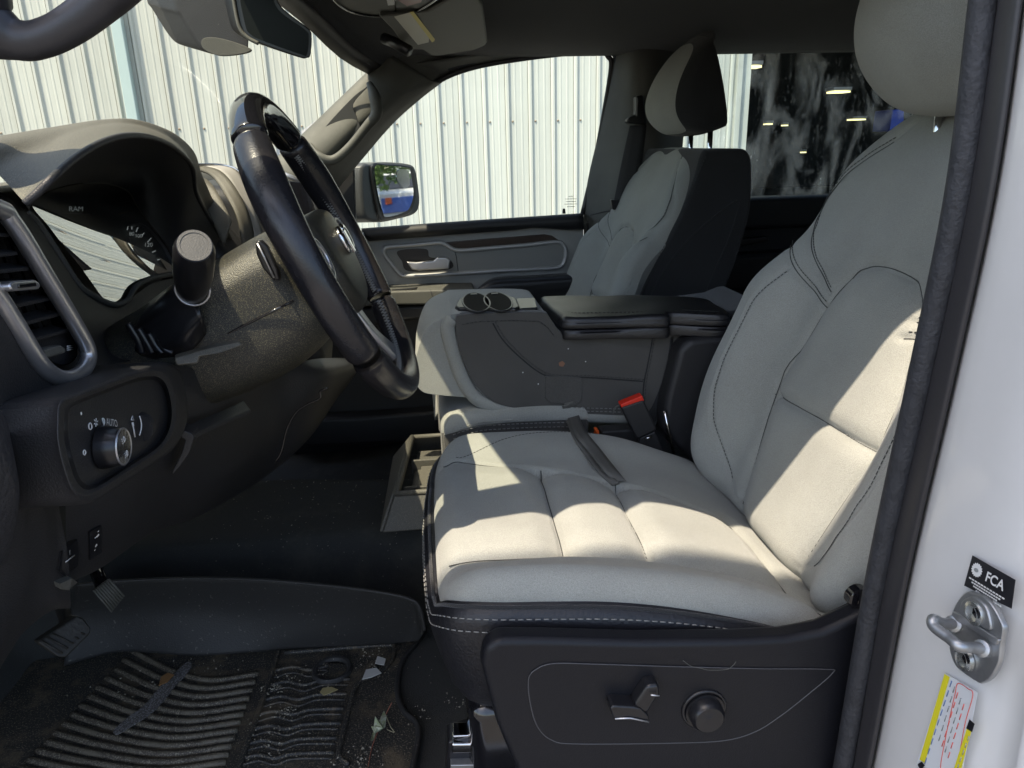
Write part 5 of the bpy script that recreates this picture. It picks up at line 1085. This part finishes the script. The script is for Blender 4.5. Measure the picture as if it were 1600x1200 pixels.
# litter
def bit(name, label, cat, pts, z, m, th=.0012, cv=0):
    o = prism(name, [Z_(a, b, z) for a, b in pts], (0, 0, th), m, None, 0, curve=cv, smooth=False); tag(o, label, cat); return o
PAP = mat('pale_paper', (.55, .54, .50), .8)
bit('paper_scrap', 'small white paper scrap on the mat right of the round ring', 'scrap', [(590, 1026), (603, 1030), (600, 1040), (586, 1037)], .022, PAP)
bit('paper_scrap', 'torn white paper scrap below the other one, by the mat edge', 'scrap', [(572, 1047), (588, 1044), (596, 1052), (580, 1059), (566, 1062)], .022, PAP)
bit('dry_leaf', 'curled tan leaf fragment lying on the mat ribs', 'leaf', [(500, 1082), (504, 1076), (518, 1074), (528, 1078), (514, 1084), (506, 1087)], .022, mat('dry_leaf_tan', (.36, .30, .14), .8))
lf = thing('crumpled_leaf', 'crumpled green and white leaf with red stalk at the mat edge', 'leaf', Z_(595, 1130, .03))
LG = mat('withered_green', (.28, .33, .17), .8, var=.6, vscale=90, col2=(.5, .5, .42))
for pts, z in (([(600, 1111), (604, 1120), (602, 1136), (594, 1142), (592, 1128)], .03), ([(586, 1120), (594, 1128), (598, 1138), (590, 1142), (584, 1136)], .036), ([(580, 1136), (592, 1136), (594, 1142), (585, 1146)], .03), ([(582, 1146), (588, 1144), (584, 1156), (579, 1158)], .024)):
    q = [Z_(a, b, z+.006*math.sin(a)) for a, b in pts]; prism('leaf_lobe', q, (0, 0, .0012), LG, lf, 0, smooth=False)
RS = mat('red_brown_stalk', (.22, .08, .05), .7)
tube('leaf_stalk', cr([Z_(612, 1098, .05), Z_(604, 1114, .035), Z_(592, 1140, .028), Z_(582, 1165, .02), Z_(575, 1198, .018)], 30), .0008, RS, lf, 5)
tube('leaf_tendril', cr([Z_(604, 1120, .03), Z_(610, 1135, .028), Z_(616, 1144, .022), Z_(605, 1140, .024)], 20), .0006, mat('straw', (.35, .32, .2), .8), lf, 5)
bit('foil_scrap', 'orange-tan wrapper scrap caught between the mat ribs', 'scrap', [(252, 1058), (262, 1052), (272, 1055), (262, 1066), (248, 1072)], .024, mat('wrapper_tan', (.28, .15, .06), .6))
ms = speckle('grey_mud', (.10, .09, .08), .85, (.22, .21, .20), thr=.52, sscale=420, bump=.8, bscale=150)
tube('mud_streak', cr([Z_(a, b, .018) for a, b in [(297, 1040), (285, 1055), (262, 1072), (248, 1092), (232, 1108), (215, 1125), (190, 1142)]], 40), [.004, .007, .008, .009, .011, .010, .006]+[.006]*0, ms, None, 8, flat=.4) if 0 else None
mp = [Z_(a, b, .0155) for a, b in [(292, 1036), (300, 1040), (290, 1056), (272, 1075), (256, 1096), (236, 1116), (212, 1132), (185, 1148), (178, 1142), (200, 1122), (224, 1104), (244, 1082), (262, 1062), (280, 1046)]]
o = prism('mud_streak', mp, (0, 0, .0018), ms, None, .0006, curve=90); tag(o, 'grey dried mud streak running across the mat ribs', 'dirt')
V = []; Fc = []
def crumbs(n, fn, smin, smax):
    for _ in range(n):
        c = fn(); s = random.uniform(smin, smax); R = Matrix.Rotation(random.random()*6.3, 3, 'Z') @ Matrix.Rotation(random.random()*3, 3, 'X'); b = len(V)
        for v in ((1, 0, 0), (-.6, .5, 0), (-.3, -.6, .2), (0, 0, .7)): V.append(tuple(c+R @ Vector(v)*s*random.uniform(.6, 1.6)))
        Fc.extend([(b, b+1, b+2), (b, b+1, b+3), (b+1, b+2, b+3), (b, b+2, b+3)])
def onfloor(x0, x1, y0, y1, dz=.001):
    def f():
        x, y = random.uniform(x0, x1), random.uniform(y0, y1); return Vector((x, y, float(carpet_z(x, y))+dz))
    return f
def gauss(px, py, s, z):
    def f(): return Z_(random.gauss(px, s), random.gauss(py, s*.6), z)
    return f
crumbs(300, onfloor(-.45, .0, 1.2, 1.75), .0006, .0022)
crumbs(90, onfloor(-.45, .0, 1.0, 1.3), .0006, .0018)
for a, b, s, k in ((575, 1012, 22, 60), (590, 1045, 14, 40), (430, 1075, 10, 40), (445, 1110, 10, 40), (320, 1028, 40, 60), (420, 1150, 30, 60), (570, 1180, 20, 50), (470, 1060, 22, 40), (640, 1110, 20, 30), (715, 1095, 10, 20), (230, 1090, 50, 60)): crumbs(k, gauss(a, b, s, ZM+.004), .0006, .0026)
tag(mk('crumbs_and_grit', V, Fc, mat('pale_grit', (.33, .30, .23), .8), None, False), kind='stuff')
# bin in front of the centre seat
fb = thing('floor_storage_bin', 'dusty grey open storage bin on the floor ahead of the centre seat', 'bin', Y_(660, 760, 1.3))
ZB = .15
ol = [Y_(640, 688, 1.52), Y_(596, 832, 1.17)]
# rim loop: far-left, near-left, near-right, far-right
F0 = Vector((-.07, 1.50, .335)); 
fl_ = Y_(644, 683, 1.50); fr_ = Vector((.12, 1.50, fl_.z)); nl_ = Y_(617, 772, 1.215); nr_ = Vector((.12, 1.215, nl_.z))
bl_ = Y_(598, 832, 1.185); br_ = Vector((.12, 1.185, bl_.z)); fbl = Vector((bl_.x+.01, 1.52, bl_.z)); fbr = Vector((.12, 1.52, bl_.z))
def wallq(name, a, b, c, d, th=.006, m=TAN):
    n = (b-a).cross(d-a).normalized(); return prism(name, [a, b, c, d], n*th, m, fb, .002)
wallq('front_wall', bl_, br_, nr_, nl_, -.006)
wallq('side_wall', bl_, nl_, fl_, fbl, .006)
wallq('back_wall', fbl, fl_, fr_, fbr, .006)
tube('bin_rim', [fl_, nl_+Vector((.004, 0, 0)), nr_], .006, TAN, fb, 10)
tube('bin_rim', [fl_, fr_], .005, TAN, fb, 10)
zf = nl_.z-.035
prism('bin_floor', [Vector((nl_.x+.02, 1.225, nl_.z-.045)), Vector((.12, 1.225, nl_.z-.045)), Vector((.12, 1.49, fl_.z-.03)), Vector((fl_.x+.01, 1.49, fl_.z-.03))], (0, 0, -.004), TAN, fb, 0)
for yy in (1.27, 1.40):
    f = (yy-1.215)/(1.5-1.215); xl = nl_.x*(1-f)+fl_.x*f+.008; zz = nl_.z*(1-f)+fl_.z*f
    prism('divider', [Vector((xl, yy, zz-.045)), Vector((.12, yy, zz-.045)), Vector((.12, yy, zz-.014)), Vector((xl, yy, zz-.014))], (0, .006, 0), TAN, fb, .002)
prism('rubber_liner', [Vector((nl_.x+.035, 1.28, nl_.z-.036)), Vector((.12, 1.28, nl_.z-.036)), Vector((.12, 1.39, nl_.z-.030)), Vector((nl_.x+.045, 1.39, nl_.z-.030))], (0, 0, .003), PLAD, fb, .001)
# ================================================================== door opening at the right: seal, white pillar, striker, labels
JX = .400
dpz = thing('driver_door_pillar', 'white painted door pillar at the right edge with dark seal trim', 'pillar', (.42, .48, .6))
def jx(px, py, o=0): return X_(px, py, JX+o)
PL = lambda pts, o=0: [jx(a, b, o) for a, b in pts]
ws_l = [(1612, -80), (1599, 0), (1555, 300), (1490, 600), (1421, 900), (1362, 1200), (1330, 1340)]
dk_l = [(1572, -80), (1559, 0), (1514, 300), (1452, 600), (1384, 900), (1333, 1200), (1305, 1340)]
rb_l = [(1530, -80), (1517, 0), (1484, 300), (1421, 600), (1358, 900), (1303, 1200), (1275, 1340)]
def strip(name, cols, m, th=0): return surf(name, cols, 16, 60, m, dpz, th)
w1 = [jx(a+60, b+6, -.000) for a, b in ws_l]; w2 = [jx(a+130, b+8, .004) for a, b in ws_l]; w3 = [jx(a+220, b+12, .02) for a, b in ws_l]; w4 = [jx(a+330, b+20, .06) for a, b in ws_l]
strip('painted_jamb', [PL(ws_l, .006), [jx(a+12, b+1, -.001) for a, b in ws_l], w1, w2, w3, w4, [Vector((p.x+.5, p.y, p.z)) for p in w4]], WHT)
strip('smooth_seal_trim', [PL(ws_l, .010), [jx(a-3, b, -.004) for a, b in ws_l], [(Vector(p)+Vector(q))*.5+Vector((-.006, 0, 0)) for p, q in zip(PL(ws_l), PL(dk_l))], PL(dk_l, -.004), PL(dk_l, .008)], RUBS)
tube('rubber_seal', cr([(p+q)*.5 for p, q in zip(PL(dk_l, -.007), PL(rb_l, -.007))], 90), .0098, RUB, dpz, 18, flat=1)
strip('inner_pillar_trim', [PL(rb_l, .004), [jx(a+4, b, .03) for a, b in rb_l], [jx(a-2, b, .12) for a, b in rb_l], [jx(a-6, b, .16) for a, b in rb_l]], GRY)
box('pillar_core', (.50, .47, .55), (.12, .06, 1.2), WHT, dpz, .01) if 0 else None
# striker
stk = thing('door_striker', 'zinc door striker plate with U-shaped loop and two screws on the white pillar', 'striker', jx(1525, 1000))
po = [(1506, 927), (1518, 925), (1538, 934), (1552, 950), (1564, 972), (1567, 985), (1563, 1010), (1560, 1035), (1548, 1058), (1535, 1067), (1526, 1066), (1500, 1048), (1490, 1036), (1483, 1015), (1484, 1000), (1482, 975), (1492, 945)]
prism('striker_plate', PL(po, -.006), (.005, 0, 0), STE, stk, .0012, 2, curve=90)
prism('plate_ridge', PL([(1487, 955), (1500, 960), (1560, 1000), (1556, 1008), (1486, 966)], -.0085), (.003, 0, 0), STE, stk, .001)
prism('raised_pad', PL([(1506, 936), (1520, 932), (1536, 944), (1544, 960), (1546, 985), (1520, 972), (1500, 958), (1500, 944)], -.008), (.003, 0, 0), STE, stk, .0014, curve=50)
for a, b in ((1525, 958), (1509, 1029)):
    lathe('bolt', [(.0095, 0), (.0090, .003), (.006, .0042), (.0045, .0034), (0, .0030)], jx(a, b, -.0065), (-1, 0, 0), mat('bright_bolt', (.62, .64, .62), .25, metal=.9), stk, 28)
    lathe('bolt_socket', [(.0042, 0), (0, .0002)], jx(a, b, -.0104), (-1, 0, 0), PNO, stk, 6)
a0 = jx(1493, 975, -.006); a1 = jx(1540, 1014, -.006)
tip0 = X_(1450, 972, JX-.040); tip1 = X_(1500, 1010, JX-.034)
tube('striker_loop', cr([a0, a0*.5+tip0*.5, tip0+Vector((.004, .0, .002)), tip0*.8+tip1*.2, tip0*.35+tip1*.65, tip1, tip1*.5+a1*.5, a1], 60), .0042, STE, stk, 14)
lathe('loop_collar', [(.0065, 0), (.0065, .004), (.0045, .005)], a0, (tip0-a0), STE, stk, 20); lathe('loop_collar', [(.0065, 0), (.0065, .006), (.0045, .007)], a1, (tip1-a1), STE, stk, 20)
# stickers
def plq(l, o=-.0012): return PL(l, o)
st = thing('maker_sticker', 'small black sticker with white emblem and letters above the striker', 'sticker', jx(1547, 910))
BLK = mat('sticker_black', (.012, .012, .016), .35)
sk = plq([(1520, 868), (1587, 906), (1581, 951), (1507, 915)]); 
prism('sticker_sheet', sk, (-.0004, 0, 0), BLK, st, 0, smooth=False)
bU = (sk[1]-sk[0]); bV = (sk[0]-sk[3]); O_ = sk[3]
def sp_(u, v): return O_+bU*u+bV*v+Vector((-.0009, 0, 0))
text('sticker_lettering', 'FCA', sp_(.64, .66), bU*.23, bV*.42, WHI, st, lift=.0004, bold=True)
ec = sp_(.20, .68); em = [ec+(bU*.13*math.cos(t)+bV*.22*math.sin(t))*(1 if i % 2 else .82) for i, t in enumerate(np.linspace(0, 6.28, 32, endpoint=False))]
prism('sticker_emblem', em, (-.0003, 0, 0), WHI, st, 0, smooth=False)
prism('emblem_centre', [ec+(bU*.05*math.cos(t)+bV*.06*math.sin(t))+Vector((-.0005, 0, 0)) for t in np.linspace(0, 6.28, 16, endpoint=False)], (-.0003, 0, 0), CYN, st, 0, smooth=False)
for k, (u0, u1) in enumerate(((.08, .94), (.16, .86), (.22, .80), (.3, .92))): 
    v = .36-.085*k; n_ = 12
    for q in range(n_):
        a = u0+(u1-u0)*q/n_; prism('small_print', [sp_(a, v), sp_(a+(u1-u0)/n_*.75, v), sp_(a+(u1-u0)/n_*.75, v-.04), sp_(a, v-.04)], (-.0002, 0, 0), WHI, st, 0, smooth=False)
lb = thing('tyre_label', 'white tyre and load label with yellow band at the bottom right', 'label', jx(1490, 1130))
LW = mat('label_white', (.70, .72, .74), .45); YEL = mat('label_bright_yellow', (.78, .70, .03), .45)
lq = plq([(1477, 1052), (1528, 1082), (1502, 1215), (1432, 1195)], -.0008)
prism('label_sheet', lq, (-.0003, 0, 0), LW, lb, 0, smooth=False)
prism('label_band', plq([(1476, 1053), (1484, 1058), (1445, 1192), (1437, 1187)], -.0014), (-.0002, 0, 0), YEL, lb, 0, smooth=False)
tube('label_outline', cr(plq([(1497, 1068), (1512, 1076), (1520, 1086), (1508, 1130), (1492, 1205), (1470, 1205), (1478, 1150), (1492, 1085)], -.0014), 60, True), .0004, mat('label_red', (.7, .15, .13), .5), lb, 4, closed=True)
for j, (dx) in enumerate((0, 1, 2, 3, 4)):
    for q in range(9 if j < 1 else 6):
        f = q/9+.03*j; a = 1487+dx*6-44*f*(1 if j < 1 else .9); b = 1064+dx*5+135*f; 
        if b < 1196: tube('label_print', plq([(a, b), (a-3.0, b+9)], -.0015), .0005, [mat('label_blue', (.12, .2, .4), .5), CYN, MT['label_red'], CYN, MT['label_red']][j], lb, 4)
l2 = thing('warning_label', 'narrow bright yellow warning strip with black square at its top', 'label', jx(1510, 1160))
prism('label_sheet', plq([(1513, 1132), (1519, 1138), (1498, 1215), (1487, 1213)], -.0016), (-.0002, 0, 0), YEL, l2, 0, smooth=False)
prism('label_square', plq([(1515, 1124), (1523, 1131), (1519, 1144), (1510, 1138)], -.0018), (-.0002, 0, 0), BLK, l2, 0, smooth=False)
for q in range(5): tube('label_print', plq([(1514-4*q, 1150+11*q), (1512-4*q, 1157+11*q)], -.0019), .0005, CYN, l2, 4)
prism('label_dot', plq([(1434, 1194), (1440, 1190), (1445, 1196), (1438, 1204)], -.002), (-.0002, 0, 0), BLK, lb, 0)
lathe('seat_pivot', [(.012, 0), (.012, .01), (.008, .013), (0, .013)], Y_(1336, 928, .60), (0, -1, 0), PNO, ds, 24)
# ================================================================== pieces of parts go one level deeper
SUB = {'emblem': 'airbag_cover', 'emblem_horn': 'airbag_cover', 'knob_ring': ('headlight_knob', 'lumbar_knob'), 'knob_face': 'headlight_knob', 'knob_symbol': 'headlight_knob',
 'gauge_ring': 'instrument_face', 'gauge_tick': 'instrument_face', 'gauge_numeral': 'instrument_face', 'gauge_needle': 'instrument_face', 'display_lettering': 'instrument_face', 'display_line': 'instrument_face',
 'vent_slat': 'vent_surround', 'vent_vane': 'vent_surround', 'vent_tab': 'vent_surround', 'vent_tab_grip': 'vent_surround', 'vent_wheel': 'vent_surround', 'vent_throat': 'vent_surround', 'vent_liner': 'vent_surround', 'vent_mark': 'vent_surround', 'vent_lower_cap': 'vent_surround',
 'dial_symbol': 'headlight_panel', 'dial_lettering': 'headlight_panel', 'dimmer_mark': 'dimmer_wheel', 'button_dot': 'headlight_panel', 'recess_wall': 'headlight_panel', 'button_symbol': 'brake_release_button',
 'bolt_socket': 'bolt', 'loop_collar': 'striker_loop', 'switch_edge': 'switch_plate', 'plate_highlight': 'switch_plate', 'cup_ring': 'cup_tray', 'cup_well': 'cup_tray', 'cup_finger': 'cup_tray', 'tray_end': 'cup_tray',
 'handle_pocket': 'recess_panel', 'glass_print': 'window_glass', 'tread_rib': 'pedal_pad', 'label_line': 'warning_label', 'label_band': ('warning_label', 'label_sheet'), 'label_print': 'label_sheet', 'label_outline': 'label_sheet',
 'sticker_lettering': 'sticker_sheet', 'sticker_emblem': 'sticker_sheet', 'emblem_centre': 'sticker_sheet', 'small_print': 'sticker_sheet', 'switch_button': 'switch_pad', 'stalk_cap': 'signal_stalk', 'stalk_ring': 'signal_stalk',
 'seam_welt': 'seat_skirt', 'headrest_post': 'headrest', 'seam': 'backrest', 'tongue_slot': 'latch_tongue', 'paddle_edge': 'paddle_switch', 'pod_joint': 'switch_pod', 'switch_plate': 'switch_pod'}
for root in [o for o in COL.objects if o.parent is None and o.type == 'EMPTY']:
    kids = list(root.children); base = {}
    for k in kids: base.setdefault(k.name.split('.')[0], k)
    for k in kids:
        t = SUB.get(k.name.split('.')[0])
        for q in ((t,) if isinstance(t, str) else t or ()):
            p = base.get(q)
            if p is not None and p is not k and p.parent is root:
                k.parent = p; k.matrix_parent_inverse = Matrix.Identity(4); break
